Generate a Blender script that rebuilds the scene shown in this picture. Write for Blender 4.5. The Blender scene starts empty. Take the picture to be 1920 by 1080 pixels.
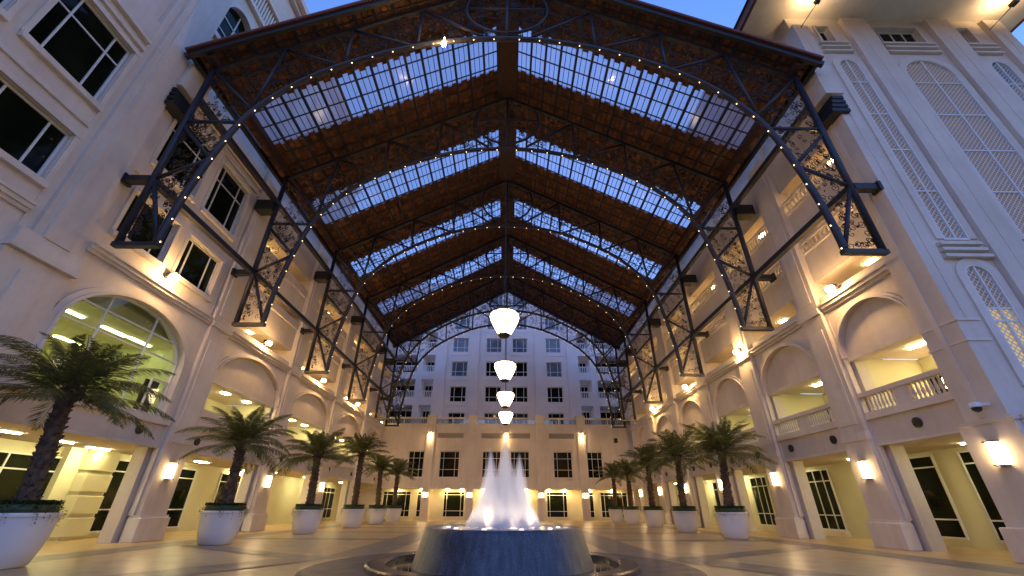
import bpy, math, random
import numpy as np
from math import sin, cos, pi, radians, sqrt, atan2
from mathutils import Matrix, Vector

random.seed(7)
SC = bpy.context.scene
COL = SC.collection

# ------------------------------------------------------------------ camera
H = 1.25
X0 = 0.216
def cam_axes(p, yaw, roll):
    F = Vector((0, cos(p), sin(p))); U = Vector((0, -sin(p), cos(p))); X = Vector((1, 0, 0))
    X2 = X*cos(roll) + U*sin(roll); U2 = -X*sin(roll) + U*cos(roll)
    Z = Matrix.Rotation(yaw, 3, 'Z')
    return Z @ X2, Z @ U2, Z @ F
cd = bpy.data.cameras.new('camera')
cam = bpy.data.objects.new('camera', cd); COL.objects.link(cam)
cd.sensor_width = 36.0
cd.lens = 765.2/1920*36
cd.clip_start = 0.05; cd.clip_end = 3000
ax, au, af = cam_axes(radians(28.222), radians(-.477), radians(.2924))
M = Matrix.Identity(4)
for i in range(3):
    M[i][0] = ax[i]; M[i][1] = au[i]; M[i][2] = -af[i]
M[0][3] = X0; M[1][3] = 0; M[2][3] = H
cam.matrix_world = M
SC.camera = cam

# ------------------------------------------------------------------ world (dusk sky)
W = bpy.data.worlds.new('World'); SC.world = W; W.use_nodes = True
nt = W.node_tree
bg = nt.nodes['Background']
sky = nt.nodes.new('ShaderNodeTexSky'); sky.sky_type = 'NISHITA'; sky.sun_disc = False
sky.sun_elevation = radians(-1.0); sky.sun_rotation = radians(12)
sky.altitude = 0; sky.air_density = 1.0; sky.dust_density = 0.6; sky.ozone_density = 3.0
nt.links.new(sky.outputs[0], bg.inputs[0])
bg.inputs[1].default_value = 4.9
SC.view_settings.view_transform = 'Standard'
SC.view_settings.look = 'None'
SC.view_settings.exposure = 0.12
SC.view_settings.gamma = 1.0
SC.view_settings.use_curve_mapping = False
SC.cycles.use_denoising = True
SC.cycles.max_bounces = 8
SC.cycles.diffuse_bounces = 4
SC.cycles.glossy_bounces = 3
SC.cycles.transparent_max_bounces = 12
SC.cycles.transmission_bounces = 4
SC.cycles.volume_bounces = 6
SC.cycles.sample_clamp_indirect = 6.0
SC.cycles.use_light_tree = True
SC.cycles.caustics_reflective = False
SC.cycles.caustics_refractive = False

# lamp strengths (radiance of the lit faces)
E_SCONCE, E_LANTERN, E_STRIP, E_DOT, E_FLOOD, E_SPOT, E_ROOM = 34, 11, 105, 260, 340, 420, 28

# ------------------------------------------------------------------ materials
MATS = {}
def mat(name):
    m = bpy.data.materials.new(name); m.use_nodes = True
    MATS[name] = m
    return m, m.node_tree.nodes, m.node_tree.links, m.node_tree.nodes['Principled BSDF']
def noise_mix(n, l, c1, c2, scale, detail=4, lo=.35, hi=.65, coord='Object', stretch=None):
    tc = n.new('ShaderNodeTexCoord')
    src = tc.outputs[coord]
    if stretch:
        mp = n.new('ShaderNodeMapping'); mp.inputs['Scale'].default_value = stretch
        l.new(src, mp.inputs[0]); src = mp.outputs[0]
    nz = n.new('ShaderNodeTexNoise'); nz.inputs['Scale'].default_value = scale; nz.inputs['Detail'].default_value = detail
    l.new(src, nz.inputs['Vector'])
    r = n.new('ShaderNodeValToRGB'); r.color_ramp.elements[0].position = lo; r.color_ramp.elements[1].position = hi
    r.color_ramp.elements[0].color = (*c1, 1); r.color_ramp.elements[1].color = (*c2, 1)
    l.new(nz.outputs['Fac'], r.inputs[0])
    return r, nz
def simple(name, c, rough=.6, c2=None, scale=3, metal=0, bump=0, bscale=40, stretch=None, lo=.35, hi=.65, spec=None):
    m, n, l, b = mat(name)
    b.inputs['Roughness'].default_value = rough; b.inputs['Metallic'].default_value = metal
    if spec is not None: b.inputs['Specular IOR Level'].default_value = spec
    if c2 is None: b.inputs['Base Color'].default_value = (*c, 1)
    else:
        r, nz = noise_mix(n, l, c, c2, scale, stretch=stretch, lo=lo, hi=hi)
        l.new(r.outputs[0], b.inputs['Base Color'])
    if bump:
        tc = n.new('ShaderNodeTexCoord'); nz2 = n.new('ShaderNodeTexNoise'); nz2.inputs['Scale'].default_value = bscale; nz2.inputs['Detail'].default_value = 5
        l.new(tc.outputs['Object'], nz2.inputs['Vector'])
        bp = n.new('ShaderNodeBump'); bp.inputs['Strength'].default_value = bump; bp.inputs['Distance'].default_value = .02
        l.new(nz2.outputs['Fac'], bp.inputs['Height']); l.new(bp.outputs[0], b.inputs['Normal'])
    return m
def emit(name, c, s):
    m, n, l, b = mat(name)
    b.inputs['Base Color'].default_value = (.8, .8, .8, 1)
    b.inputs['Emission Color'].default_value = (*c, 1); b.inputs['Emission Strength'].default_value = s
    return m
WARM = (1.0, .62, .26); YEL = (1.0, .80, .36); FLUO = (1.0, .98, .60)
PL = simple('plaster', (.65, .56, .475), .75, (.76, .67, .575), .55, bump=.08, bscale=25, lo=.3, hi=.7)
PLB = simple('plaster_trim', (.69, .605, .52), .7, (.77, .69, .60), .9, bump=.05, bscale=30)
CREAM = simple('cream_paint', (.66, .62, .40), .7, (.72, .68, .46), .8)
GREENISH = simple('room_paint', (.54, .56, .28), .7, (.60, .62, .34), .8)
STEEL = simple('dark_steel', (.020, .020, .028), .42, (.030, .029, .038), 2.0, spec=.4)
IRON = simple('wrought_iron', (.022, .017, .015), .6, spec=.3)
GLASSD = simple('dark_glass', (.004, .006, .004), .05, (.010, .013, .006), .8, spec=.12)
WHITEF = simple('white_frame', (.72, .72, .70), .45)
WOOD = simple('red_brown_board', (.035, .014, .008), .6, (.06, .022, .011), 3, stretch=(1, 1, 1))
REDT = simple('red_fascia', (.16, .035, .02), .6, (.11, .028, .018), 4)
BLACK = simple('black_metal', (.010, .010, .011), .5)
VENT = simple('vent_grille', (.07, .065, .055), .5, (.03, .03, .028), 14)
GRILLE = simple('louvre_grey', (.33, .29, .25), .6)
POTM = simple('white_planter', (.66, .64, .64), .4, (.74, .72, .71), 1.2, bump=.02, bscale=60)
BARK = simple('palm_bark', (.055, .034, .022), .9, (.12, .08, .05), 9, bump=.5, bscale=30)
SOIL = simple('soil', (.03, .02, .012), .95)
BRASS = simple('bronze_cap', (.045, .030, .012), .5)
for m in (PL, PLB):
    n, l = m.node_tree.nodes, m.node_tree.links; b = n['Principled BSDF']
    src = b.inputs['Base Color'].links[0].from_socket
    r1, _ = noise_mix(n, l, (.94, .93, .915), (1, 1, 1), 1.0, detail=6, lo=.30, hi=.55, stretch=(3.5, 3.5, .22))
    r2, _ = noise_mix(n, l, (.965, .96, .95), (1, 1, 1), 5.0, detail=8, lo=.35, hi=.6)
    a = n.new('ShaderNodeMix'); a.data_type = 'RGBA'; a.blend_type = 'MULTIPLY'; a.inputs[0].default_value = 1
    c = n.new('ShaderNodeMix'); c.data_type = 'RGBA'; c.blend_type = 'MULTIPLY'; c.inputs[0].default_value = 1
    l.new(src, a.inputs[6]); l.new(r1.outputs[0], a.inputs[7]); l.new(a.outputs[2], c.inputs[6]); l.new(r2.outputs[0], c.inputs[7]); l.new(c.outputs[2], b.inputs['Base Color'])
PLH = simple('hotel_plaster_lit', (.72, .68, .67), .75, (.80, .76, .75), .4, bump=.04)  # plaster lightened to stand in for sky light the block misses
E_SC = emit('sconce_glow', (1, .68, .33), E_SCONCE)
E_ST = emit('strip_glow', (1, .88, .44), E_STRIP)
E_DT = emit('downlight_glow', (1, .68, .28), E_DOT)
E_FL = emit('flood_glow', (1, .61, .25), E_FLOOD)
E_SP = emit('spot_glow', (1, .68, .34), E_SPOT)
E_RM = emit('room_strip_glow', FLUO, E_ROOM)
E_PL = emit('pool_light_glow', (1, .72, .42), 30)
E_FILL = emit('rim_fill_glow', (1, .80, .55), 2.5)  # lens discs of the added fill lamps on the rim
E_BU = emit('bulb_glow', (1, .66, .30), 6)
E_BU.cycles.emission_sampling = 'NONE'

# lantern paper: glowing, with slight structure
m, n, l, b = mat('lantern_glass'); LANT = m
b.inputs['Base Color'].default_value = (.85, .80, .68, 1); b.inputs['Roughness'].default_value = .5
b.inputs['Emission Color'].default_value = (1, .74, .42, 1); b.inputs['Emission Strength'].default_value = E_LANTERN

# thin clear glass (lit rooms)
m, n, l, b = mat('clear_glass'); CLEAR = m
tr = n.new('ShaderNodeBsdfTransparent'); tr.inputs[0].default_value = (.86, .90, .82, 1)
gl = n.new('ShaderNodeBsdfGlossy'); gl.inputs['Roughness'].default_value = .03; gl.inputs[0].default_value = (.9, .9, .9, 1)
mx = n.new('ShaderNodeMixShader'); mx.inputs[0].default_value = .08
l.new(tr.outputs[0], mx.inputs[1]); l.new(gl.outputs[0], mx.inputs[2]); l.new(mx.outputs[0], n['Material Output'].inputs[0])

# glass roof tile: milky, lets the sky through
m, n, l, b = mat('glass_tile'); GTILE = m
tr = n.new('ShaderNodeBsdfTransparent'); tr.inputs[0].default_value = (.80, .76, .74, 1)
tl = n.new('ShaderNodeBsdfTranslucent'); tl.inputs[0].default_value = (.98, .80, .82, 1)
gl = n.new('ShaderNodeBsdfGlossy'); gl.inputs['Roughness'].default_value = .08
mx = n.new('ShaderNodeMixShader'); mx.inputs[0].default_value = .5
mx2 = n.new('ShaderNodeMixShader'); mx2.inputs[0].default_value = .06
l.new(tr.outputs[0], mx.inputs[1]); l.new(tl.outputs[0], mx.inputs[2])
l.new(mx.outputs[0], mx2.inputs[1]); l.new(gl.outputs[0], mx2.inputs[2]); l.new(mx2.outputs[0], n['Material Output'].inputs[0])

# clay tiles with a tone of their own each
m, n, l, b = mat('clay_tile'); CLAY = m
b.inputs['Roughness'].default_value = .8
g = n.new('ShaderNodeNewGeometry'); r = n.new('ShaderNodeValToRGB')
r.color_ramp.elements[0].color = (.09, .033, .015, 1); r.color_ramp.elements[1].color = (.23, .088, .036, 1)
l.new(g.outputs['Random Per Island'], r.inputs[0])
rz, nz = noise_mix(n, l, (.55, .55, .55), (1, 1, 1), 1.4)
mm = n.new('ShaderNodeMix'); mm.data_type = 'RGBA'; mm.blend_type = 'MULTIPLY'; mm.inputs[0].default_value = 1
l.new(r.outputs[0], mm.inputs[6]); l.new(rz.outputs[0], mm.inputs[7]); l.new(mm.outputs[2], b.inputs['Base Color'])

# polished stone floor
def stone(name, c1, c2, rough, tile):
    m, n, l, b = mat(name)
    tc = n.new('ShaderNodeTexCoord')
    nz = n.new('ShaderNodeTexNoise'); nz.inputs['Scale'].default_value = .9; nz.inputs['Detail'].default_value = 8
    l.new(tc.outputs['Object'], nz.inputs['Vector'])
    r = n.new('ShaderNodeValToRGB'); r.color_ramp.elements[0].color = (*c1, 1); r.color_ramp.elements[1].color = (*c2, 1)
    r.color_ramp.elements[0].position = .3; r.color_ramp.elements[1].position = .7
    l.new(nz.outputs['Fac'], r.inputs[0])
    l.new(r.outputs[0], b.inputs['Base Color'])
    nr = n.new('ShaderNodeTexNoise'); nr.inputs['Scale'].default_value = 2.3; nr.inputs['Detail'].default_value = 6
    l.new(tc.outputs['Object'], nr.inputs['Vector'])
    mr = n.new('ShaderNodeMapRange'); mr.inputs['To Min'].default_value = rough*.7; mr.inputs['To Max'].default_value = rough*1.5
    l.new(nr.outputs['Fac'], mr.inputs['Value']); l.new(mr.outputs[0], b.inputs['Roughness'])
    return m
FLOOR = stone('beige_stone', (.44, .295, .13), (.57, .405, .195), .31, .9)
BAND = stone('grey_brown_stone', (.15, .118, .088), (.22, .175, .135), .32, .45)
DARKS = stone('dark_granite_paving', (.07, .06, .058), (.10, .088, .085), .42, .6)

# granite of the fountain: speckled and streaked where water ran
m, n, l, b = mat('wet_granite'); GRAN = m
r1, nz1 = noise_mix(n, l, (.02, .026, .045), (.16, .18, .24), 95, detail=2, lo=.42, hi=.72)
r2, nz2 = noise_mix(n, l, (.35, .35, .38), (1.25, 1.25, 1.2), 3.2, detail=6, lo=.3, hi=.7, stretch=(2.2, 2.2, .12))
mm = n.new('ShaderNodeMix'); mm.data_type = 'RGBA'; mm.blend_type = 'MULTIPLY'; mm.inputs[0].default_value = 1
l.new(r1.outputs[0], mm.inputs[6]); l.new(r2.outputs[0], mm.inputs[7]); l.new(mm.outputs[2], b.inputs['Base Color'])
b.inputs['Roughness'].default_value = .32
bp = n.new('ShaderNodeBump'); bp.inputs['Strength'].default_value = .35; bp.inputs['Distance'].default_value = .01
l.new(nz1.outputs['Fac'], bp.inputs['Height']); l.new(bp.outputs[0], b.inputs['Normal'])
GRAN2 = simple('basin_granite', (.03, .028, .03), .25, (.06, .055, .055), 30)

m, n, l, b = mat('pool_water'); POOL = m
b.inputs['Base Color'].default_value = (.02, .02, .025, 1); b.inputs['Roughness'].default_value = .05
m, n, l, b = mat('foam_water'); FOAM = m
b.inputs['Base Color'].default_value = (.55, .55, .62, 1); b.inputs['Roughness'].default_value = .2

# spray: fine drops in the air
m, n, l, b = mat('spray'); SPRAY = m
pv = n.new('ShaderNodeVolumePrincipled')
pv.inputs['Color'].default_value = (.97, .97, .98, 1); pv.inputs['Anisotropy'].default_value = .1
pv.inputs['Density'].default_value = 3.0
l.new(pv.outputs[0], n['Material Output'].inputs['Volume'])
n.remove(b)

m, n, l, b = mat('jet_water'); JETW = m
pv = n.new('ShaderNodeVolumePrincipled'); pv.inputs['Color'].default_value = (.985, .985, .99, 1); pv.inputs['Density'].default_value = 10.0
l.new(pv.outputs[0], n['Material Output'].inputs['Volume']); n.remove(b)

# leaves
m, n, l, b = mat('palm_leaf'); LEAF = m
g = n.new('ShaderNodeNewGeometry'); r = n.new('ShaderNodeValToRGB')
r.color_ramp.elements[0].color = (.095, .115, .030, 1); r.color_ramp.elements[1].color = (.17, .18, .06, 1)
l.new(g.outputs['Random Per Island'], r.inputs[0]); l.new(r.outputs[0], b.inputs['Base Color'])
b.inputs['Roughness'].default_value = .5
tl = n.new('ShaderNodeBsdfTranslucent'); l.new(r.outputs[0], tl.inputs[0])
mx = n.new('ShaderNodeMixShader'); mx.inputs[0].default_value = .38
l.new(b.outputs[0], mx.inputs[1]); l.new(tl.outputs[0], mx.inputs[2]); l.new(mx.outputs[0], n['Material Output'].inputs[0])
HEDGE = simple('hedge_leaf', (.018, .038, .010), .55, (.035, .065, .016), 20)

# blinds seen behind the tower's lattice
BLIND = simple('beige_blind', (.27, .19, .115), .8, (.36, .26, .16), 1.2)
BLIND.node_tree.nodes['Principled BSDF'].inputs['Emission Color'].default_value = (1, .62, .34, 1)
BLIND.node_tree.nodes['Principled BSDF'].inputs['Emission Strength'].default_value = .07
LITB = simple('lit_blind', (.5, .38, .2), .8, (.6, .46, .26), 1.5)
LITB.node_tree.nodes['Principled BSDF'].inputs['Emission Color'].default_value = (1, .70, .26, 1)
LITB.node_tree.nodes['Principled BSDF'].inputs['Emission Strength'].default_value = .42
BLUEPANE = simple('pale_pane', (.09, .12, .16), .08, (.16, .19, .22), .7)

# ------------------------------------------------------------------ mesh builder
class Fr:
    """maps (u along the wall, v up, d away from the court) into the world"""
    def __init__(s, kind, a, b=1):
        s.kind, s.a, s.b = kind, a, b
    def __call__(s, u, v, d):
        if s.kind == 'X': return (s.b*(s.a+d), u, v)
        return (u, s.a+d, v)
    @property
    def flip(s): return (s.kind == 'X' and s.b < 0) or s.kind == 'Y'
RW = Fr('X', 14.0, 1); LW = Fr('X', 14.0, -1)
ID = None
class B:
    def __init__(s, fr=None): s.v = []; s.f = []; s.fr = fr
    def add(s, vs, fs):
        o = len(s.v)
        fl = s.fr is not None and s.fr.flip
        if s.fr is not None: vs = [s.fr(*p) for p in vs]
        s.v.extend(vs)
        for f in fs:
            f = tuple(o+i for i in f)
            s.f.append(f[::-1] if fl else f)
        return s
    def box(s, a0, a1, b0, b1, c0, c1):
        if a0 > a1: a0, a1 = a1, a0
        if b0 > b1: b0, b1 = b1, b0
        if c0 > c1: c0, c1 = c1, c0
        vs = [(a0, b0, c0), (a1, b0, c0), (a1, b1, c0), (a0, b1, c0), (a0, b0, c1), (a1, b0, c1), (a1, b1, c1), (a0, b1, c1)]
        return s.add(vs, [(3, 2, 1, 0), (4, 5, 6, 7), (0, 1, 5, 4), (1, 2, 6, 5), (2, 3, 7, 6), (3, 0, 4, 7)])
    def prism(s, poly, c0, c1):          # poly in (a,b), extruded along c
        n = len(poly)
        vs = [(a, b, c0) for a, b in poly]+[(a, b, c1) for a, b in poly]
        fs = [tuple(range(n))[::-1], tuple(range(n, 2*n))]+[(i, (i+1) % n, n+(i+1) % n, n+i) for i in range(n)]
        return s.add(vs, fs)
    def archplate(s, u0, u1, v1, uc, a, vs_, rise, d0, d1, n=20):
        """wall above an arch: between the arch curve and the rectangle top v1 (spring at vs_)"""
        P = [(uc-a*cos(pi*i/n), vs_+rise*sin(pi*i/n)) for i in range(n+1)]
        vs = []; fs = []
        for (u, v) in P: vs += [(u, v, d0), (u, v1, d0), (u, v, d1), (u, v1, d1)]
        for i in range(n):
            k = 4*i
            fs += [(k+1, k+5, k+4, k), (k, k+4, k+6, k+2), (k+2, k+6, k+7, k+3), (k+3, k+7, k+5, k+1)]
        s.add(vs, fs)
        if u0 < uc-a-1e-4: s.box(u0, uc-a, vs_, v1, d0, d1)
        if u1 > uc+a+1e-4: s.box(uc+a, u1, vs_, v1, d0, d1)
        return s
    def archring(s, uc, a, vs_, rise, w, d0, d1, n=24, leg=0):
        """archivolt: ring of width w outside the arch (with straight legs down by leg)"""
        def pts(e):
            q = [(uc-(a+e)*cos(pi*i/n), vs_+(rise+e)*sin(pi*i/n)) for i in range(n+1)]
            if leg: q = [(uc-a-e, vs_-leg)]+q+[(uc+a+e, vs_-leg)]
            return q
        I, O = pts(0), pts(w)
        vs = []; fs = []
        for p, q in zip(I, O): vs += [(*p, d0), (*q, d0), (*p, d1), (*q, d1)]
        for i in range(len(I)-1):
            k = 4*i
            fs += [(k+1, k+5, k+4, k), (k, k+4, k+6, k+2), (k+3, k+7, k+5, k+1), (k+2, k+6, k+7, k+3)]
        k = 4*(len(I)-1)
        fs += [(0, 2, 3, 1), (k, k+1, k+3, k+2)]
        return s.add(vs, fs)
    def archfill(s, uc, a, v0, vs_, rise, d0, d1, n=20):
        P = [(uc-a, v0), (uc+a, v0)]+[(uc+a*cos(pi*i/n), vs_+rise*sin(pi*i/n)) for i in range(n+1)]
        if abs(v0-vs_) < 1e-6: P = P[2:]
        return s.prism(P, d0, d1)
    def tube(s, pts, r, n=8, closed=False, caps=True):
        pts = [Vector(p) for p in pts]; N = len(pts)
        rs = r if isinstance(r, (list, tuple)) else [r]*N
        vs = []; fs = []
        for i, p in enumerate(pts):
            if closed: t = (pts[(i+1) % N]-pts[i-1])
            else: t = pts[min(i+1, N-1)]-pts[max(i-1, 0)]
            t.normalize()
            ref = Vector((0, 1, 0)) if abs(t.y) < .9 else Vector((1, 0, 0))
            a = t.cross(ref).normalized(); b = t.cross(a)
            for k in range(n):
                q = p+(a*cos(2*pi*k/n)+b*sin(2*pi*k/n))*rs[i]
                vs.append(tuple(q))
        for i in range(N if closed else N-1):
            for k in range(n):
                j = (i+1) % N
                fs.append((i*n+k, i*n+(k+1) % n, j*n+(k+1) % n, j*n+k))
        if caps and not closed: fs += [tuple(range(n))[::-1], tuple((N-1)*n+k for k in range(n))]
        return s.add(vs, fs)
    def beam(s, p, q, w, h=None):        # square bar between two points
        h = h or w
        p = Vector(p); q = Vector(q); t = (q-p).normalized()
        ref = Vector((0, 1, 0)) if abs(t.y) < .9 else Vector((0, 0, 1))
        a = t.cross(ref).normalized()*w/2; b = t.cross(a).normalized()*h/2
        vs = [tuple(c+x*a+y*b) for c in (p, q) for x, y in ((-1, -1), (1, -1), (1, 1), (-1, 1))]
        return s.add(vs, [(3, 2, 1, 0), (4, 5, 6, 7), (0, 1, 5, 4), (1, 2, 6, 5), (2, 3, 7, 6), (3, 0, 4, 7)])
    def lathe(s, prof, n=32, c=(0, 0, 0), caps=True):
        vs = []; fs = []
        for (r, z) in prof:
            for k in range(n): vs.append((c[0]+r*cos(2*pi*k/n), c[1]+r*sin(2*pi*k/n), c[2]+z))
        for i in range(len(prof)-1):
            for k in range(n):
                fs.append((i*n+k, i*n+(k+1) % n, (i+1)*n+(k+1) % n, (i+1)*n+k))
        if caps: fs += [tuple(range(n))[::-1], tuple((len(prof)-1)*n+k for k in range(n))]
        return s.add(vs, fs)
    def mesh(s, name, m, smooth=False):
        me = bpy.data.meshes.new(name); me.from_pydata(s.v, [], s.f); me.update()
        if m is not None: me.materials.append(m)
        if smooth: me.polygons.foreach_set('use_smooth', [True]*len(me.polygons))
        return me
    def build(s, name, m, parent=None, loc=None, smooth=False):
        return link(name, s.mesh(name, m, smooth), parent, loc)
def link(name, data, parent=None, loc=None, rz=0):
    o = bpy.data.objects.new(name, data); COL.objects.link(o)
    if loc is not None: o.location = loc
    if rz: o.rotation_euler[2] = rz
    if parent is not None: o.parent = parent
    return o
def tag(o, label=None, cat=None, group=None, kind=None):
    if label: o['label'] = label
    if cat: o['category'] = cat; o['kind'] = 'thing'
    if group: o['group'] = group
    if kind: o['kind'] = kind
    return o
def thing(name, label, cat, group=None, loc=(0, 0, 0)):
    return tag(link(name, None, None, loc), label, cat, group)
def bevel(o, w=.02, seg=2):
    md = o.modifiers.new('Bevel', 'BEVEL'); md.width = w; md.segments = seg; md.limit_method = 'ANGLE'
    return o
ORD = ['first', 'second', 'third', 'fourth', 'fifth', 'sixth', 'seventh', 'eighth']

def each(fr, boxes, name, m, parent):
    for bx in boxes: B(fr).box(*bx).build(name, m, parent)
# window: outer frame (part) > pane and glazing_bar (sub-parts)
def window(parent, fr, u0, u1, v0, v1, d, us=(), vs=(), fw=.06, bar=.05, glass=None, name='window', panes=True, framem=None):
    glass = glass or GLASSD; framem = framem or WHITEF
    f = B(fr)
    f.box(u0, u0+fw, v0, v1, d-.05, d+.06).box(u1-fw, u1, v0, v1, d-.05, d+.06)
    f.box(u0+fw, u1-fw, v0, v0+fw, d-.048, d+.058).box(u0+fw, u1-fw, v1-fw, v1, d-.048, d+.058)
    o = f.build(name, framem, parent)
    U = [u0+fw]+[u0+(u1-u0)*t for t in us]+[u1-fw]; V = [v0+fw]+[v0+(v1-v0)*t for t in vs]+[v1-fw]
    if us or vs:
        each(fr, [(t-bar/2, t+bar/2, v0+fw, v1-fw, d-.035, d+.045) for t in U[1:-1]]+[(u0+fw, u1-fw, t-bar/2, t+bar/2, d-.030, d+.040) for t in V[1:-1]], 'glazing_bar', framem, o)
    if panes:
        for i in range(len(U)-1):
            for j in range(len(V)-1):
                B(fr).box(U[i], U[i+1], V[j], V[j+1], d, d+.012).build('pane', glass, o)
    else: B(fr).box(u0+fw, u1-fw, v0+fw, v1-fw, d, d+.012).build('pane', glass, o)
    return o

# ================================================================== GROUND
fl = B().add([(-120, -60, 0), (120, -60, 0), (120, 160, 0), (-120, 160, 0)], [(0, 1, 2, 3)]).build('ground', FLOOR)
tag(fl, 'polished beige stone floor of the courtyard', 'floor', kind='structure')
def flat(poly, z, name, m, parent):
    return B().add([(x, y, z) for x, y in poly], [tuple(range(len(poly)))]).build(name, m, parent)
z = .004
for s in (-1, 1):
    def mir(p): return [(s*x, y) for x, y in p][::s]
    flat(mir([(3.4, 13.2), (4.9, 13.9), (4.9, 49), (3.4, 49)]), .004, 'paving_band', BAND, fl)
    flat(mir([(11.3, 2), (12.65, 2), (12.65, 49), (11.3, 49)]), .004, 'paving_band', BAND, fl)
    flat(mir([(4.35, 13.2), (4.9, 13.55), (10.9, 17.7), (11.3, 17.1), (11.3, 16.9), (5.3, 12.9)]), .008, 'paving_band', BAND, fl)
    flat(mir([(4.3, 13.5), (5.3, 14.0), (9.0, 8.0), (7.6, 7.6)]), .012, 'paving_band', BAND, fl)
    for y in (20.3, 25.8, 31.2, 36.8, 42.4):
        flat(mir([(4.9, y), (11.3, y), (11.3, y+.8), (4.9, y+.8)]), .004, 'paving_band', BAND, fl)
for y in (31.2, 42.4):
    flat([(-3.4, y), (3.4, y), (3.4, y+.8), (-3.4, y+.8)], .004, 'paving_band', BAND, fl)
FX, FY = .13, 11.7
disc = [(FX+4.5*cos(2*pi*k/64), FY+4.5*sin(2*pi*k/64)) for k in range(64)]
flat(disc, .016, 'paving_disc', DARKS, fl)
SLAB = B()
def city(): pass

# ================================================================== RIGHT WING
rw = thing('right_wing', 'long white wing with stacked balconies behind the palms, opposite the lit glazed arch', 'building')
RP = [(16.2, 17.75), (22.1, 23.75), (28.05, 29.7), (34.0, 35.65), (39.95, 41.6), (45.9, 47.55)]   # pilasters
REND = 50.5
# slabs: their front faces are the spandrels between the open storeys
b = B(RW)
b.box(12.3, REND, 3.34, 4.34, .22, 5.5)
b.box(12.3, REND, 10.39, 11.85, .3, 5.5)
b.box(12.3, REND, 12.68, 14.25, .3, 5.5)
b.box(12.3, REND, 15.7, 19.6, .3, 5.5)
b.build('floor_slab', PL, rw)
B(RW).box(12.3, REND, 0, 3.34, 3.45, 5.5).box(12.3, REND, 4.34, 6.75, 3.3, 5.5).build('back_wall', CREAM, rw)
B(RW).box(12.3, REND, 9.2, 10.39, 2.6, 5.5).box(12.3, REND, 11.85, 12.68, 2.6, 5.5).box(12.3, REND, 14.25, 15.7, 2.6, 5.5).build('back_wall', CREAM, rw)
# bays: (opening start, opening end)
RB = [(12.62, 16.18)]+[(RP[i][1]+.02, RP[i+1][0]-.02) for i in range(5)]
bal_mesh = {}
def baluster(fr, h):
    key = (fr.b, round(h, 2))
    if key not in bal_mesh:
        q = B().lathe([(.04, 0), (.04, .06), (.028, .1), (.05, .3*h), (.055, .42*h), (.03, .8*h), (.04, h-.04), (.04, h)], 6)
        bal_mesh[key] = q.mesh('baluster', PLB)
    return bal_mesh[key]
def arcade_bay(parent, fr, ya, yb, za=9.2, vents=(), rail=True, n_light=1, wall_u=None, lights=True):
    """one bay: arch with blind tympanum over an open loggia, and the arcade below"""
    w0, w1 = wall_u or (ya, yb)
    uc, a = (ya+yb)/2, (yb-ya)/2
    ri = min(1.78, a*.98)
    B(fr).archplate(w0, w1, za, uc, a, 6.75, ri, .2, .5).build('arch_wall', PL, parent)
    B(fr).archfill(uc, a-.002, 6.75, 6.75, ri-.002, .36, .8).build('tympanum', PL, parent)
    B(fr).archring(uc, a, 6.75, ri, .20, .13, .20).build('archivolt', PLB, parent)
    B(fr).archring(uc, a, 6.75, ri, .08, .08, .13).build('archivolt', PLB, parent)
    B(fr).box(w0, w1, 6.75, 9.2, .8, 3.3).build('ceiling_slab', PL, parent)
    B(fr).box(ya, yb, 6.60, 6.75, .32, .82).build('lintel', PLB, parent)
    for (z0_, z1_, d_) in ((8.86, 8.98, .1), (8.98, 9.12, .0), (9.12, 9.2, -.08)): B(fr).box(w0, w1, z0_, z1_, d_, .5 if d_ > .05 else .49-d_*.1).build('cornice', PLB, parent)
    B(fr).box(w0, w1, 9.2, 9.55, .15, .35).build('sill', PLB, parent)
    each(fr, [(w0, w1, 4.28, 4.42, .10, .26), (w0, w1, 3.34, 3.42, .17, .219)], 'moulding', PLB, parent)
    if rail:
        B(fr).box(ya, yb, 5.12, 5.28, .12, .40).build('handrail', PLB, parent)
        B(fr).box(ya, yb, 4.42, 4.54, .16, .36).build('bottom_rail', PLB, parent)
        B(fr).box(uc-.28, uc+.28, 4.54, 5.12, .18, .34).build('rail_post', PLB, parent)
        me = baluster(fr, .58)
        for (p, q) in ((ya+.12, uc-.33), (uc+.33, yb-.12)):
            k = max(2, int((q-p)/.15))
            for i in range(k):
                link('baluster', me, parent, fr(p+(q-p)*(i+.5)/k, 4.54, .26))
    else:
        B(fr).box(ya, yb, 4.42, 5.27, .18, .36).build('parapet', PL, parent)
    for y in vents: round_vent(parent, fr, y, 3.86)
    if lights:
        for i in range(n_light):
            y = ya+(yb-ya)*(i+.5)/n_light
            B(fr).box(y-.5, y+.5, 6.70, 6.74, 1.7, 1.85).build('ceiling_light', E_ST, parent)
def round_vent(parent, fr, y, z, r=.17):
    o = B(fr)
    P = [(y+r*cos(2*pi*k/24), z+r*sin(2*pi*k/24)) for k in range(24)]
    o.prism(P, .17, .219)
    v = o.build('round_vent', VENT, parent)
    g = B(fr)
    for k in range(5):
        zz = z-r*.8+k*r*.4; hw = sqrt(max(0, r*r-(zz-z)**2))*.92
        g.box(y-hw, y+hw, zz-.012, zz+.012, .145, .168)
    g.build('louvre', BLACK, v)
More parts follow.
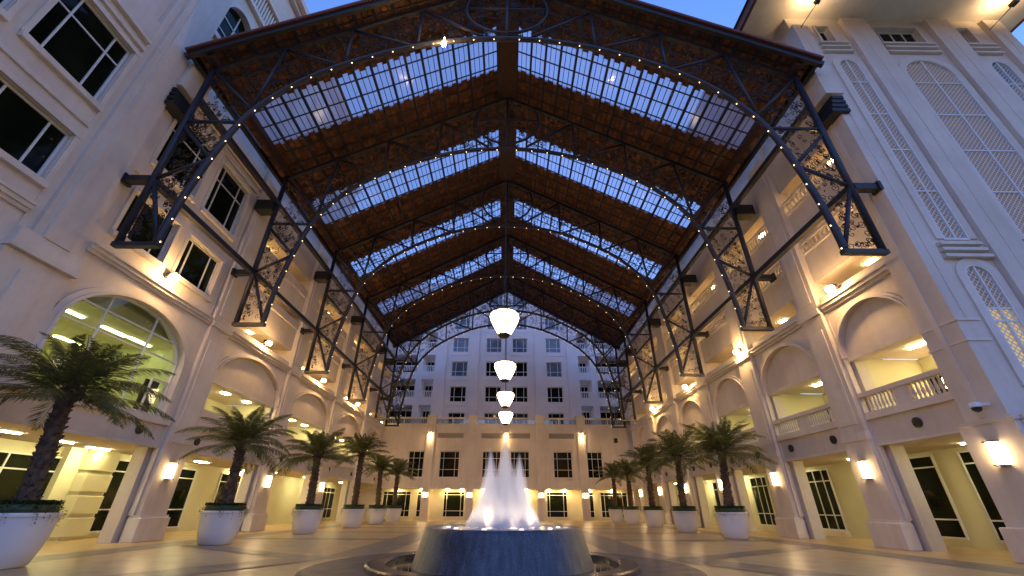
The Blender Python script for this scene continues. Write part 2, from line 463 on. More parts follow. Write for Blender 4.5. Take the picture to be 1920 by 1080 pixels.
def pilaster(parent, fr, y0, y1, ztop=19.6, base=True, lower=3.6):
    y0, y1 = y0+.12, y1-.12
    o = B(fr).box(y0, y1, .9, ztop, 0, .6).build('pilaster', PL, parent)
    B(fr).box(y0-.11, y1+.11, .9, 8.85, .16, .34).build('fillet', PL, o)
    if base:
        bevel(B(fr).box(y0-.10, y1+.10, 0, .82, -.16, .34).build('base', PLB, o), .03)
        B(fr).box(y0-.05, y1+.05, .82, .9, -.09, .33).build('base_moulding', PLB, o)
    B(fr).box(y0-.28, y1+.28, 0, 3.339, .46, .98).build('jamb', PL, o)
    B(fr).box(y0-.22, y1+.22, 4.43, 6.6, .46, .92).build('jamb', PL, o)
    each(fr, [(y0-.02, y1+.02, lower, lower+.16, -.06, .58), (y0-.01, y1+.01, lower+.16, lower+.3, -.03, .57)], 'band', PLB, o)
    # raised panel on the shaft, with a sunk border
    B(fr).box(y0+.22, y1-.22, lower+.6, 8.2, -.035, .02).build('panel', PLB, o)
    B(fr).box(y0-.03, y1+.03, 8.86, 9.12, -.10, .58).build('capital', PLB, o)
    B(fr).box(y0+.25, y1-.25, 9.5, ztop-.6, -.03, .02).build('panel', PLB, o)
    return o
for i, (y0, y1) in enumerate(RP):
    pilaster(rw, RW, y0, y1)
    B(RW).box(y0+.05, y1-.05, 4.34, 6.75, .6, 3.3).build('partition', CREAM, rw)
    B(RW).box(y0+.1, y1-.1, 9.2, 15.7, .6, 2.6).build('partition', PL, rw)
for i, (ya, yb) in enumerate(RB):
    w0 = 12.6 if i == 0 else RP[i-1][1]; w1 = RP[i][0]
    if i == 0: v = (14.3,)
    else: v = (ya+.6, yb-.75)
    arcade_bay(rw, RW, ya, yb, vents=v, wall_u=(w0, w1))
    # upper balconies
    for zt, zb in ((11.85, 12.42), (14.25, 14.95)):
        B(RW).box(w0, w1, zb-.1, zb+.02, .15, .40).build('handrail', PLB, rw)
        B(RW).box(w0, w1, zt, zt+.1, .18, .38).build('bottom_rail', PLB, rw)
        h = zb-.1-zt-.1
        me = baluster(RW, h)
        k = int((w1-w0)/.24)
        if i < 2:
            for j in range(k): link('baluster', me, rw, RW(w0+(w1-w0)*(j+.5)/k, zt+.1, .28))
        else:
            q = B(RW)
            for j in range(k):
                y = w0+(w1-w0)*(j+.5)/k; q.box(y-.04, y+.04, zt+.1, zb-.1, .24, .32)
            tag(q.build('balusters', PLB, rw), kind='stuff')
    for zc in (10.39, 12.68, 15.7):
        y = w0+(w1-w0)*(.35+.3*((i*7+int(zc)) % 3)/2)
        B(RW).box(y-.22, y+.22, zc-.035, zc-.002, 1.3, 1.45).build('ceiling_light', E_DT, rw)
    # ground floor: strip light in the soffit and glazed doors in the back wall
    yc = (ya+yb)/2
    B(RW).box(yc-.1, yc+1.0, 3.30, 3.338, 2.5, 2.62).build('ceiling_light', E_ST, rw)
    if i == 0:
        window(rw, RW, 17.6, 19.0, .25, 3.2, 3.42, us=(), vs=(.22, .85), name='glazed_door')
        window(rw, RW, 14.2, 16.55, .25, 3.2, 3.42, us=(.5,), vs=(.22, .85), name='glazed_door')
    elif i in (1, 2, 3, 5):
        y = 23.75+(i-1)*5.95
        window(rw, RW, y, y+2.05, .25, 3.15, 3.42, us=(.28, .62), vs=(.24, .80), name='glazed_door', panes=i < 3)
        B(RW).box(y-.1, y+2.15, 0, .25, 3.2, 3.45).build('door_step', PLB, rw)
# inside the loggias: dark doorway, small table lamp
for i, (ya, yb) in enumerate(RB[:4]):
    window(rw, RW, yb-1.0, yb+.6, 4.35, 6.1, 3.27, us=(.5,), vs=(.3,), name='glazed_door', panes=False)
B(RW).box(12.3, REND, 19.6, 20.2, -.1, 5.5).build('parapet', PL, rw)
B(RW).box(REND, REND+.3, 0, 19.6, .2, 5.5).build('end_wall', PL, rw)

B(RW).box(15.2, 15.5, 5.35, 5.75, 3.1, 3.25).build('loggia_lamp', E_SC, rw)
# ================================================================== TOWER (right, faces the camera)
TW = Fr('Y', 11.4)
tw = thing('corner_tower', 'tall white corner tower with arched lattice windows and uplit eaves', 'tower')
XT0, XT1 = 14.0, 24.6
WN = [(15.35, 16.28, 9.56, 19.25), (18.2, 20.5, 9.56, 18.6), (22.42, 23.35, 9.56, 19.25)]
# front wall built round the openings
b = B(TW)
cols = [(XT0, 15.35), (16.28, 18.2), (20.5, 22.42), (23.35, XT1)]
for (u0, u1) in cols: b.box(max(u0, 14.05), u1, 3.5, 23.05, .2, .8)
for (u0, u1, v0, vs_), sm in zip(WN, ((15.27, 15.9), (18.0, 20.3), (22.05, 22.9))):
    a = (u1-u0)/2
    b.archplate(u0, u1, 21.05, (u0+u1)/2, a, vs_, a, .2, .8)
    b.box(u0, u1, 22.3, 23.05, .2, .8)
    b.box(u0, u1, 8.55, v0, .2, .8)
    for (p, q) in ((u0, max(u0, sm[0]+.0)), (min(u1, sm[1]), u1)):
        if q-p > .01: b.box(p, q, 21.05, 22.3, .2, .8)
b.build('front_wall', PL, tw)
B(TW).box(XT0, XT1, 0, 3.4, -.25, .85).box(XT0-.02, XT1, 3.4, 3.52, -.32, .85).build('plinth', PL, tw)
# lower narrow windows
for (u0, u1) in ((15.35, 16.28), (22.42, 23.35)):
    a = (u1-u0)/2
    B(TW).archplate(u0, u1, 8.55, (u0+u1)/2, a, 8.05, a, .2, .8).build('front_wall', PL, tw); B(TW).box(u0, u1, 3.5, 4.4, .2, .8).build('front_wall', PL, tw)
B(TW).box(18.2, 20.5, 3.5, 8.55, .2, .8).build('front_wall', PL, tw)
def lattice_window(parent, fr, u0, u1, v0, vs_, trans, mul=True, sp=.115, blind=None):
    uc, a = (u0+u1)/2, (u1-u0)/2
    o = B(fr).archring(uc, a-.06, vs_, a-.06, .06, .15, .30, leg=vs_-v0).box(u0, u1, v0-.04, v0+.04, .155, .30).build('window', WHITEF, parent)
    B(fr).archring(uc, a, vs_, a, .26, .14, .2, leg=vs_-v0).build('surround', PLB, o)
    for i in range(len(trans)+1):
        lo = v0 if i == len(trans) else trans[i]
        hi = None if i == 0 else trans[i-1]
        if i == 0: B(fr).archfill(uc, a-.02, lo, vs_, a-.02, .30, .32).build('pane', BLIND if random.random() < .4 else BLUEPANE, o)
        else:
            for (p, q) in ((u0, uc), (uc, u1)):
                B(fr).box(p, q, lo, hi, .30, .32).build('pane', blind or BLIND, o)
    g = B(fr)
    if mul: g.box(uc-.03, uc+.03, v0, vs_+a-.08, .17, .25)
    for t in trans: g.box(u0+.02, u1-.02, t-.03, t+.03, .18, .24)
    g.build('glazing_bar', WHITEF, o)
    # diagonal lattice
    q = B(fr)
    def top(u): return vs_+sqrt(max(0, (a-.06)**2-(u-uc)**2))
    for k, sg in ((0, 1), (1, -1)):
        c = v0-(u1-u0)
        while c < vs_+a+(u1-u0):
            us = [u0+.03+(u1-u0-.06)*t/14 for t in range(15)]
            run = [(u, c+sg*(u-u0)*1.0) for u in us]
            run = [(u, v) for u, v in run if v0 < v < top(u)]
            if len(run) > 1:
                (ua, va), (ub, vb) = run[0], run[-1]
                w = .017
                q.add([(ua, va-w, .20+.03*k), (ub, vb-w, .20+.03*k), (ub, vb+w, .20+.03*k), (ua, va+w, .20+.03*k),
                       (ua, va-w, .215+.03*k), (ub, vb-w, .215+.03*k), (ub, vb+w, .215+.03*k), (ua, va+w, .215+.03*k)],
                      [(3, 2, 1, 0), (4, 5, 6, 7), (0, 1, 5, 4), (2, 3, 7, 6)])
            c += sp*1.6
    tag(q.build('lattice', WHITEF, o), kind='stuff')
for (u0, u1, v0, vs_) in WN:
    lattice_window(tw, TW, u0, u1, v0, vs_, (18.1, 16.0, 13.9, 11.75))
for (u0, u1) in ((15.35, 16.28), (22.42, 23.35)):
    lattice_window(tw, TW, u0, u1, 4.4, 8.05, (6.9, 6.46), blind=LITB)
for (u0, u1) in ((15.0, 16.45), (18.05, 20.65), (22.05, 23.6)):
    for k, (zz, e) in enumerate(((9.32, 0), (9.08, .06), (8.82, .12))):
        B(TW).box(u0-e*.5, u1+e, zz-.07, zz+.05, .02-.0*k, .2).build('ledge', PLB, tw)
    for k, zz in enumerate((20.95, 20.65, 20.3)):
        B(TW).box(u0, u1-.05, zz-.06, zz+.05, .06, .2).build('ledge', PLB, tw)
for (u0, u1, nb) in ((15.27, 15.9, (.5,)), (18.0, 20.3, (.25, .5, .75)), (22.05, 22.9, (.5,))):
    window(tw, TW, u0, u1, 21.15, 22.28, .42, us=nb, name='window')
    B(TW).box(u0-.1, u0, 21.05, 22.4, .14, .2).box(u1, u1+.1, 21.05, 22.4, .14, .2).box(u0-.1, u1+.1, 22.32, 22.42, .13, .2).build('surround', PLB, tw)
for (u0, u1) in ((14.0, 14.72), (16.62, 17.85), (20.85, 22.0), (23.75, 24.6)):
    o = B(TW).box(u0, u1, 3.5, 22.85 if u0 > 14.5 else 22.2, 0 if u0 > 14.5 else .005, .2).build('pilaster', PL, tw)
    each(TW, [(u0-.03, u1+.03, 5.72, 5.8, -.03, .18), (u0-.03, u1+.03, 6.38, 6.46, -.03, .18)], 'band', PLB, o)
    B(TW).box((u0+u1)/2-.02, (u0+u1)/2+.02, 6.5, 21.5, -.015, .1).build('panel_joint', PLB, o)
# side of the tower facing the court
B(RW).box(11.602, 12.6, 3.53, 23.05, .0, .9).build('side_wall', PL, tw)
B(RW).box(11.2, 12.75, 0, 3.4, -.16, .9).box(11.16, 12.8, 3.4, 3.52, -.2, .9).build('side_plinth', PL, tw)
bevel(B(RW).box(11.1, 12.85, 0, .82, -.3, .5).build('base', PLB, tw), .03)
B(RW).box(11.95, 12.15, 3.6, 22, -.03, .02).build('panel_joint', PLB, tw)
each(RW, [(11.44, 12.63, 5.725, 5.795, -.025, .2), (11.44, 12.63, 6.385, 6.455, -.025, .2)], 'band', PLB, tw)
B(RW).box(12.6, 20, 19.9, 23.05, .35, .9).build('side_wall', PL, tw)
window(tw, RW, 13.2, 13.9, 20.4, 21.6, .3, us=(.5,), name='window', panes=False)
# eaves
B().box(12.15, 26.0, 7.9, 22, 23.05, 23.2).build('soffit', PLB, tw)
f = B().box(12.0, 12.15, 7.75, 22, 23.02, 23.5).box(26.0, 26.15, 7.75, 22, 23.02, 23.5).box(12.15, 26.0, 7.75, 7.9, 23.02, 23.5)
f.build('fascia', REDT, tw)
B().add([(11.9, 7.6, 23.5), (26.2, 7.6, 23.5), (26.2, 22.2, 23.5), (11.9, 22.2, 23.5), (19, 15, 28)], [(3, 2, 1, 0), (0, 1, 4), (1, 2, 4), (2, 3, 4), (3, 0, 4)]).build('roof', REDT, tw)

# ================================================================== LEFT WING
lw = thing('left_wing', 'white wing with dark square windows and a lit glazed arch behind the nearest palm', 'building')
LP = [(18.1, 19.75), (26.05, 27.7), (34.0, 35.65), (41.95, 43.6)]
LEND = 50.5; LBEG = -6.0
# glazed part (near): solid front with window openings
wins = []
def lbay(y0, upto):
    return [(y0+.07, y0+2.25), (y0+2.98, y0+5.2)]
bays = [(11.9, 18.1), (4.15, 9.75)]
b = B(LW); tr_ = B(LW)
ZR = [(9.98, 11.92), (13.45, 16.36)]
def wall_with_windows(y0, y1, W_, z0, z1, zr):
    """boxes around the openings W_ x zr"""
    e = [y0]
    for (p, q) in W_: e += [p, q]
    e.append(y1)
    for i in range(0, len(e), 2): b.box(e[i], e[i+1], z0, z1, .12, .9)
    for (p, q) in W_:
        zz = [z0]
        for (lo, hi) in zr: zz += [lo, hi]
        zz.append(z1)
        for i in range(0, len(zz), 2): b.box(p, q, zz[i], zz[i+1], .12, .9)
W1 = [(12.22, 14.45), (15.19, 17.46)]; W0 = [(4.4, 6.6), (7.23, 9.58)]
wall_with_windows(11.7, 18.1, W1, 9.2, 18.6, ZR)
wall_with_windows(2.0, 9.75, W0, 9.2, 18.6, ZR)
b.box(LBEG, 2.0, 0, 31, .3, .9)
b.build('front_wall', PL, lw)
for (p, q) in W1+W0:
    for (lo, hi) in ZR:
        window(lw, LW, p, q, lo, hi, .3, us=(.21, .76), vs=((.70,) if hi > 12 else ()), bar=.06)
        o = B(LW).box(p-.14, q+.14, lo-.2, lo, -.04, .2).build('sill', PLB, lw)
        each(LW, [(p-.17, p-.02, lo, hi+.02, .05, .12), (q+.02, q+.17, lo, hi+.02, .05, .12), (p-.17, q+.17, hi+.02, hi+.2, .03, .12)], 'surround', PLB, lw)
for (y0, y1) in ((11.7, 18.1), (2.0, 9.75)):
    each(LW, [(y0, y1, 8.86, 8.98, .06, .3), (y0, y1, 8.98, 9.12, -.02, .31), (y0, y1, 9.12, 9.2, -.08, .32)], 'cornice', PLB, lw)
    each(LW, [(y0, y1, 12.5, 12.65, .04, .13), (y0, y1, 16.75, 16.9, .0, .13), (y0, y1, 17.2, 17.35, -.06, .13)], 'string_course', PLB, lw)
# storeys above
b = B(LW)
b.box(2.0, 9.75, 18.6, 31, .3, .9)
b.box(11.7, 18.1, 18.6, 19.9, .3, .9).box(12.35, 18.1, 19.9, 20.7, .3, .9).box(11.7, 18.1, 20.7, 21.65, .3, .9)
b.box(11.7, 11.75, 21.65, 23.4, .3, .9).box(13.85, 18.1, 21.65, 23.4, .3, .9)
b.archplate(11.7, 18.1, 31, 12.8, 1.05, 23.4, 1.25, .3, .9)
b.box(18.1, 30, 20.2, 31, .3, .9)
b.build('front_wall', PL, lw)
window(lw, LW, 11.7, 12.35, 19.9, 20.7, .6, us=(.5,), panes=False)
o = B(LW).archfill(12.8, 1.05, 21.65, 23.4, 1.25, .55, .58).build('window', GLASSD, lw)
B(LW).box(12.77, 12.83, 21.65, 24.6, .5, .56).box(11.75, 13.85, 23.37, 23.43, .5, .56).box(11.75, 13.85, 22.5, 22.56, .5, .56).build('glazing_bar', WHITEF, o)
B(LW).archring(12.8, 1.05, 23.4, 1.25, .2, .2, .3).build('archivolt', PLB, lw)
c = B(LW); c.box(11.7, 18.1, 21.35, 21.6, .1, .3).box(11.7, 30, 25.6, 25.85, .05, .3).box(11.7, 30, 27.3, 27.5, -.05, .3)
c.box(2, 30, 30.3, 30.6, 0, .3).box(2, 30, 30.6, 31.1, -.35, .9).build('cornice', PLB, lw)
q = B(LW)
for j in range(46): q.box(11.9+j*.2, 12.0+j*.2, 25.85, 27.3, .12, .24)
tag(q.build('balusters', PLB, lw), kind='stuff')
# the big pilaster between the two window bays
o = B(LW).box(9.75, 11.7, 8.4, 31, .1, .9).build('pilaster', PL, lw)
B(LW).box(10.05, 11.4, 8.4, 31, -.04, .1).box(10.3, 11.15, 8.4, 31, -.12, -.04).build('shaft', PL, o)
each(LW, [(9.7, 11.75, 7.75, 7.95, -.14, .6), (9.75, 11.7, 7.95, 8.4, -.08, .59)], 'band', PLB, o)
B(LW).box(9.75, 11.7, .9, 7.75, .04, .6).box(10.35, 11.1, 3.9, 7.3, -.03, .04).build('lower_shaft', PL, o)
B(LW).box(9.65, 11.8, 0, .9, -.14, .6).build('base', PLB, o)
B(LW).box(9.65, 11.8, 3.5, 3.65, -.08, .6).build('band', PLB, o)
# pilasters further on
for i, (y0, y1) in enumerate(LP):
    pilaster(lw, LW, y0, y1, ztop=31 if i == 0 else 19.6)
    B(LW).box(y0+.05, y1-.05, 4.3, 6.75, .6, 3.3).build('partition', CREAM, lw)
    B(LW).box(y0+.1, y1-.1, 9.2, 15.7, .6, 2.6).build('partition', PL, lw)
# bay 1 lower: the lit glazed arch
uc, a, zs, rise = 14.78, 2.77, 6.4, 1.85
B(LW).archplate(11.7, 18.1, 8.86, uc, a, zs, rise, .15, .55).build('arch_wall', PL, lw)
each(LW, [(11.7, uc-a, 4.5, zs, .15, .55), (uc+a, 18.1, 4.5, zs, .15, .55)], 'arch_wall', PL, lw)
B(LW).archring(uc, a, zs, rise, .30, .07, .15, leg=zs-4.5).build('archivolt', PLB, lw)
B(LW).archring(uc, a, zs, rise, .12, .02, .07, leg=zs-4.5).build('archivolt', PLB, lw)
o = B(LW).archring(uc, a-.08, zs, rise-.08, .08, .28, .42, leg=zs-4.5).box(uc-a, uc+a, 4.46, 4.54, .28, .42).build('window', WHITEF, lw)
each(LW, [(13.53, 13.59, 4.5, 8.05, .30, .38), (15.65, 15.71, 4.5, 8.1, .30, .38), (12.6, 16.95, 7.42, 7.48, .305, .375), (12.05, 17.5, 6.68, 6.73, .305, .375), (16.6, 16.65, 4.5, 5.85, .30, .38), (16.65, 17.5, 5.80, 5.85, .305, .375)], 'glazing_bar', WHITEF, o)
B(LW).archfill(uc, a-.05, 4.5, zs, rise-.05, .34, .35).build('pane', CLEAR, o)
# room behind it
r_ = B(LW)
r_.box(11.4, 18.0, 4.3, 9.0, 6.6, 6.8).box(11.3, 11.4, 4.3, 9.0, .9, 6.8).box(18.0, 18.05, 4.3, 9.0, .56, 6.8)
r_.build('room_wall', GREENISH, lw)
B(LW).box(11.3, 18.0, 7.55, 8.8, .75, 6.6).build('room_ceiling', CREAM, lw)
for (yy, dd) in ((13.85, 2.0), (15.8, 2.0), (17.0, 1.9), (15.2, 4.7), (13.4, 4.7), (16.9, 4.9), (12.4, 2.6)):
    B(LW).box(yy-.55, yy+.55, 7.51, 7.54, dd-.08, dd+.08).build('ceiling_light', E_RM, lw)
# other slabs
b = B(LW)
b.box(LBEG, LEND, 3.34, 4.3, .22, 6.8)
b.box(19.0, LEND, 10.39, 11.85, .3, 5.5).box(19.0, LEND, 12.68, 14.25, .3, 5.5).box(19.0, LEND, 15.7, 19.6, .3, 5.5)
b.build('floor_slab', PL, lw)
each(LW, [(LBEG, 18.1, 4.2, 4.46, .06, .26), (LBEG, 18.1, 3.34, 3.42, .17, .219)], 'moulding', PLB, lw)
B(LW).box(18.0, LEND, 0, 3.34, 3.6, 5.5).box(LBEG, 18, 0, 3.34, 3.9, 5.5).box(19.0, LEND, 4.3, 6.75, 3.3, 5.5).box(19, LEND, 9.2, 10.39, 2.6, 5.5).box(19, LEND, 11.85, 12.68, 2.6, 5.5).box(19, LEND, 14.25, 15.7, 2.6, 5.5).build('back_wall', CREAM, lw)
B(LW).box(18.5, LEND, 19.6, 20.2, -.1, 5.5).build('parapet', PL, lw)
B(LW).box(LEND, LEND+.3, 0, 19.6, .2, 6.8).build('end_wall', PL, lw)
B(LW).box(2, 9.75, 4.46, 8.86, .15, .62).build('front_wall', PL, lw)
round_vent(lw, LW, 16.85, 3.86)
LB = [(LP[i][1]+.02, LP[i+1][0]-.02) for i in range(3)]+[(43.62, 49.4)]
for i, (ya, yb) in enumerate(LB):
    w0 = LP[i][1]; w1 = LP[i+1][0] if i < 3 else LEND
    arcade_bay(lw, LW, ya, yb, vents=(ya+.45, yb-.45), rail=False, wall_u=(w0, w1), lights=False)
    for k in range(3):
        y = ya+(yb-ya)*(k+.5)/3
        B(LW).box(y-.16, y+.16, 6.70, 6.74, 1.3, 1.6).build('ceiling_light', E_ST, lw)
    for zc in (10.39, 12.68, 15.7):
        y = w0+(w1-w0)*(.35+.3*((i*5+int(zc)) % 3)/2)
        B(LW).box(y-.22, y+.22, zc-.035, zc-.002, 1.2, 1.35).build('ceiling_light', E_DT, lw)
    for zt, zb in ((11.85, 12.3), (14.25, 14.8)):
        B(LW).box(w0, w1, zt, zb, .18, .36).build('parapet', PL, lw)
# ground floor glazing, left
window(lw, LW, 12.6, 18.2, .25, 2.95, 3.85, us=(.2, .4, .62, .8), vs=(.8,), name='glazed_wall')
window(lw, LW, 20.2, 21.35, .2, 3.1, 3.55, us=(), vs=(.30, .83), name='glazed_door')
window(lw, LW, 24.1, 25.7, .2, 3.05, 3.55, us=(), vs=(.30, .83), name='glazed_door')
window(lw, LW, 28.0, 30.2, .2, 3.05, 3.55, us=(.7,), vs=(.30, .83), name='glazed_door', panes=False)
window(lw, LW, 44.2, 47.2, .2, 2.9, 3.55, us=(.3, .6), vs=(.3, .83), name='glazed_door', panes=False)
# banded pier in front of the back wall
p = B(LW).box(18.75, 19.85, 0, 3.34, 3.2, 4.2).build('banded_pier', CREAM, lw)
for k in range(4): bevel(B(LW).box(18.68, 19.92, .12+k*.8, .12+k*.8+.66, 3.12, 4.2).build('stone_course', CREAM, p), .02)
for k, (y, d) in enumerate(((13.9, 2.0), (16.2, 2.4), (18.4, 2.9), (12.0, 2.5), (21.4, 2.4), (24.2, 2.4), (29.6, 2.4), (31.8, 2.4), (37.4, 2.4), (40, 2.4), (45.5, 2.4))):
    B(LW).box(y-.5, y+.5, 3.302, 3.338, d-.06, d+.06).build('ceiling_light', E_ST, lw)
for k in range(5):
    y = 29.0+k*1.1
    B(LW).box(y-.09, y+.09, 3.302, 3.338, 3.3, 3.45).build('ceiling_light', E_DT, lw)
# corbels that carry the canopy front
for s, w in ((LW, lw), (RW, rw)):
    bevel(B(s).box(11.3, 12.5, 16.95, 18.9, -.28, .5).build('corbel', PLB, w), .02)
    for k in range(4): B(s).box(11.25, 12.45, 15.75+k*.26, 15.93+k*.26, -.45+k*.09, .3).build('bracket_louvre', BLACK, w)

# ================================================================== PODIUM AND HOTEL BLOCK AT THE FAR END
PF = Fr('Y', 49.5)
pd = thing('podium_building', 'low white building closing the courtyard behind the fountain', 'building')
b = B(PF)
b.box(-15, 15, 2.97, 4.1, 0, 2.5).box(-15, 15, 6.8, 9.8, 0, 2.5)
WX = [(-10.92, -9.18), (-7.4, -5.2), (-2.62, -.55), (.55, 2.68), (5.4, 7.5), (9.2, 10.92)]
e = [-15]
for p, q in WX: e += [p, q]
e.append(15)
for i in range(0, len(e), 2): b.box(e[i], e[i+1], 4.1, 6.8, 0, 2.5)
b.build('front_wall', PL, pd)
for (p, q) in WX:
    window(pd, PF, p, q, 4.1, 6.8, .25, us=(.2, .78) if q-p > 2 else (.33, .72), vs=(.3, .73), panes=False, bar=.045)
    B(PF).box(p-.1, q+.1, 3.98, 4.1, -.08, .1).build('sill', PLB, pd)
B(PF).box(-15, 15, 0, 2.97, 1.6, 2.5).build('back_wall', CREAM, pd)
for (p, q) in ((-13.56, -10.47), (-9.77, -8.72), (-6.83, -4.5), (-2.4, -.2), (.2, 2.4), (4.6, 6.9), (8.8, 9.85), (10.6, 13.6)):
    window(pd, PF, p, q, .25, 2.75, 1.55, us=(.15, .82) if q-p > 1.5 else (.45,), vs=(.24, .87), panes=False, name='glazed_door', bar=.04)
for x in (-8.62, -3.87, 3.92, 8.7):
    o = B(PF).box(x-.46, x+.46, 2.97, 9.8, -.12, 0).build('pilaster', PL, pd)
    B(PF).box(x-.42, x+.42, 0, 2.97, -.1, .9).build('pier', PL, o)
    B(PF).box(x-.52, x+.52, 9.8, 10.75, -.2, .45).build('post', PLB, pd)
for x in (-11.9, -6.2, -.0, 6.2, 11.9): B(PF).box(x-.06, x+.06, 9.8, 10.3, .05, .2).build('rail_post', PLB, pd)
B(PF).box(-15, 15, 10.33, 10.52, 0, .25).build('handrail', PLB, pd)
B(PF).box(-15, 15, 9.8, 10.33, .12, .16).build('glass_screen', CLEAR, pd)
for (p, q) in ((-7.83, -4.86), (-2.8, -.33), (.33, 2.8), (4.96, 7.88)):
    o = B(PF).box(p, q, 8.2, 8.75, -.03, .02).build('vent_grille', GRILLE, pd)
    g = B(PF)
    for k in range(9): g.box(p+.03, q-.03, 8.23+k*.056, 8.255+k*.056, -.05, -.03)
    g.build('louvre', GRILLE, o)
for x in (-12, -9.2, -6.4, -4.8, -2.4, 2.4, 4.9, 6.6, 9.3, 12):
    B(PF).box(x-.12, x+.12, 2.93, 2.968, 1.0, 1.25).build('ceiling_light', E_DT, pd)
B(PF).box(-15, 15, 3.0, 3.08, -.05, 0).box(-15, 15, 3.75, 3.83, -.04, 0).build('moulding', PLB, pd)
B(PF).box(-17, 17, 9.6, 9.79, 2.5, 6).build('terrace', PL, pd)

HF = Fr('Y', 55.0)
hb = thing('hotel_block', 'pale multi-storey hotel block rising behind the low podium', 'building')
rows = [10.1+3.47*k for k in range(6)]
WX2 = [(-7.62, -5.44), (-2.9, -.75), (.78, 2.88), (5.5, 7.62)]
b = B(HF)
e = [-9.9]
for p, q in WX2: e += [p, q]
e.append(9.9)
for i in range(0, len(e), 2): b.box(e[i], e[i+1], 9.5, 31, 0, 1.2)
for (p, q) in WX2:
    zz = 9.5
    for r0 in rows: b.box(p, q, zz, r0, 0, 1.2); zz = r0+2.06
    b.box(p, q, zz, 31, 0, 1.2)
b.build('front_wall', PLH, hb)
for j, r0 in enumerate(rows):
    for i, (p, q) in enumerate(WX2):
        window(hb, HF, p, q, r0, r0+2.06, .3, us=(.26, .74), vs=(.33,), panes=False, glass=GLASSD if j < 2 or (j == 2 and i in (1, 2)) else BLUEPANE, bar=.07, fw=.08)
        B(HF).box(p-.3, q+.3, r0-.55, r0-.45, -.05, 0).build('moulding', PLH, hb)
for s in (-1, 1):
    for (p, q) in ((8.4, 9.9), (3.9, 4.85)):
        p, q = sorted((s*p, s*q)); B(HF).box(p, q, 9.5, 31, -.3, 0).build('pilaster', PLH, hb)
    # balconies at the sides
    c = B(HF)
    c.box(*sorted((s*11.6, s*12.4)), 9.5, 31, 0, 2.5).box(*sorted((s*16.2, s*22)), 9.5, 31, 0, 2.5)
    c.box(*sorted((s*9.9, s*22)), 9.5, 31, 2.5, 3)
    for k in range(7):
        zf = 10.7-3.47+3.47*k
        c.box(*sorted((s*9.9, s*11.6)), zf+2.4, zf+3.47, 0, 2.5).box(*sorted((s*12.4, s*16.2)), zf+2.4, zf+3.47, 0, 2.5)
    c.build('balcony_wall', PLH, hb)
    for k in range(6):
        zf = 10.7+3.47*k
        for (p, q) in ((9.9, 11.6), (12.4, 16.2)):
            p, q = sorted((s*p, s*q))
            B(HF).box(p, q, zf+.70, zf+.82, -.05, .1).build('handrail', PLH, hb)
            g = B(HF)
            kk = int((q-p)/.22)
            for i in range(kk): u = p+(q-p)*(i+.5)/kk; g.box(u-.05, u+.05, zf, zf+.7, .0, .06)
            tag(g.build('balusters', PLH, hb), kind='stuff')
            window(hb, HF, p+.15, q-.15, zf, zf+2.1, 2.4, us=(.33, .66), panes=False, name='balcony_door', bar=.06)

# ================================================================== CANOPY ROOF
cr = thing('canopy_roof', 'gabled brown clay tile canopy roof with bands of glass tiles over the courtyard', 'canopy')
ZR0, KS = 26.12, .57          # underside of the tiles
XE = 13.35; YB0, YB1 = 11.0, 46.9
CL = sqrt(1+KS*KS)
SKY = [(13.75, 16.3), (21.05, 23.6), (28.75, 31.2), (36.45, 38.9)]
NC = 45; DX = (13.1-.6)/NC
def rz_(x): return ZR0-KS*abs(x)
rng = np.random.default_rng(3)
vs = []; fs = []
TWD = .27
skyX = (.6, 13.1)
def put_tile(x0, x1, y0, y1, s, j):
    h = .035
    o = len(vs)
    za = rz_(x0)+.05+j; zb = rz_(x1)+.005+j
    for (x, zz) in ((x0, za), (x1+.03, zb)):
        vs.extend([(s*x, y0, zz), (s*x, y1, zz), (s*x, y0, zz+h), (s*x, y1, zz+h)])
    F = [(o, o+1, o+5, o+4), (o+2, o+6, o+7, o+3), (o, o+4, o+6, o+2), (o+1, o+3, o+7, o+5), (o+4, o+5, o+7, o+6), (o, o+2, o+3, o+1)]
    fs.extend(F)
def course_off(c): return (c % 2)*TWD*.5
for s in (-1, 1):
    for c in range(-1, NC+1):
        x0 = .6+c*DX; x1 = x0+DX
        if c == -1: x0 = .3
        y = YB0-course_off(c)
        while y < YB1:
            y1 = y+TWD-.008
            mid = (y+y1)/2
            insky = 0 <= c < NC and any(a <= mid <= b_ for a, b_ in SKY)
            if not insky: put_tile(x0, x1, max(y, YB0-.02), min(y1, YB1), s, float(rng.uniform(0, .012)))
            y += TWD
me = bpy.data.meshes.new('clay_tiles'); me.from_pydata(vs, [], fs); me.materials.append(CLAY); me.update()
tag(link('clay_tiles', me, cr), kind='stuff')
# roof deck above keeps the sky out between the tiles
dk = B()
for s in (-1, 1):
    seg = [YB0]+[v for ab in SKY for v in ab]+[YB1]
    for i in range(0, len(seg), 2):
        y0, y1 = seg[i]+(.14 if i else -.1), seg[i+1]-.14
        dk.add([(s*.0, y0, ZR0+.16), (s*(XE+.35), y0, rz_(XE+.35)+.16), (s*(XE+.35), y1, rz_(XE+.35)+.16), (s*.0, y1, ZR0+.16),
                (s*.0, y0, ZR0+.26), (s*(XE+.35), y0, rz_(XE+.35)+.26), (s*(XE+.35), y1, rz_(XE+.35)+.26), (s*.0, y1, ZR0+.26)],
               [(0, 1, 2, 3), (4, 7, 6, 5), (0, 4, 5, 1), (2, 6, 7, 3), (1, 5, 6, 2), (0, 3, 7, 4)])
dk.build('roof_deck', REDT, cr)
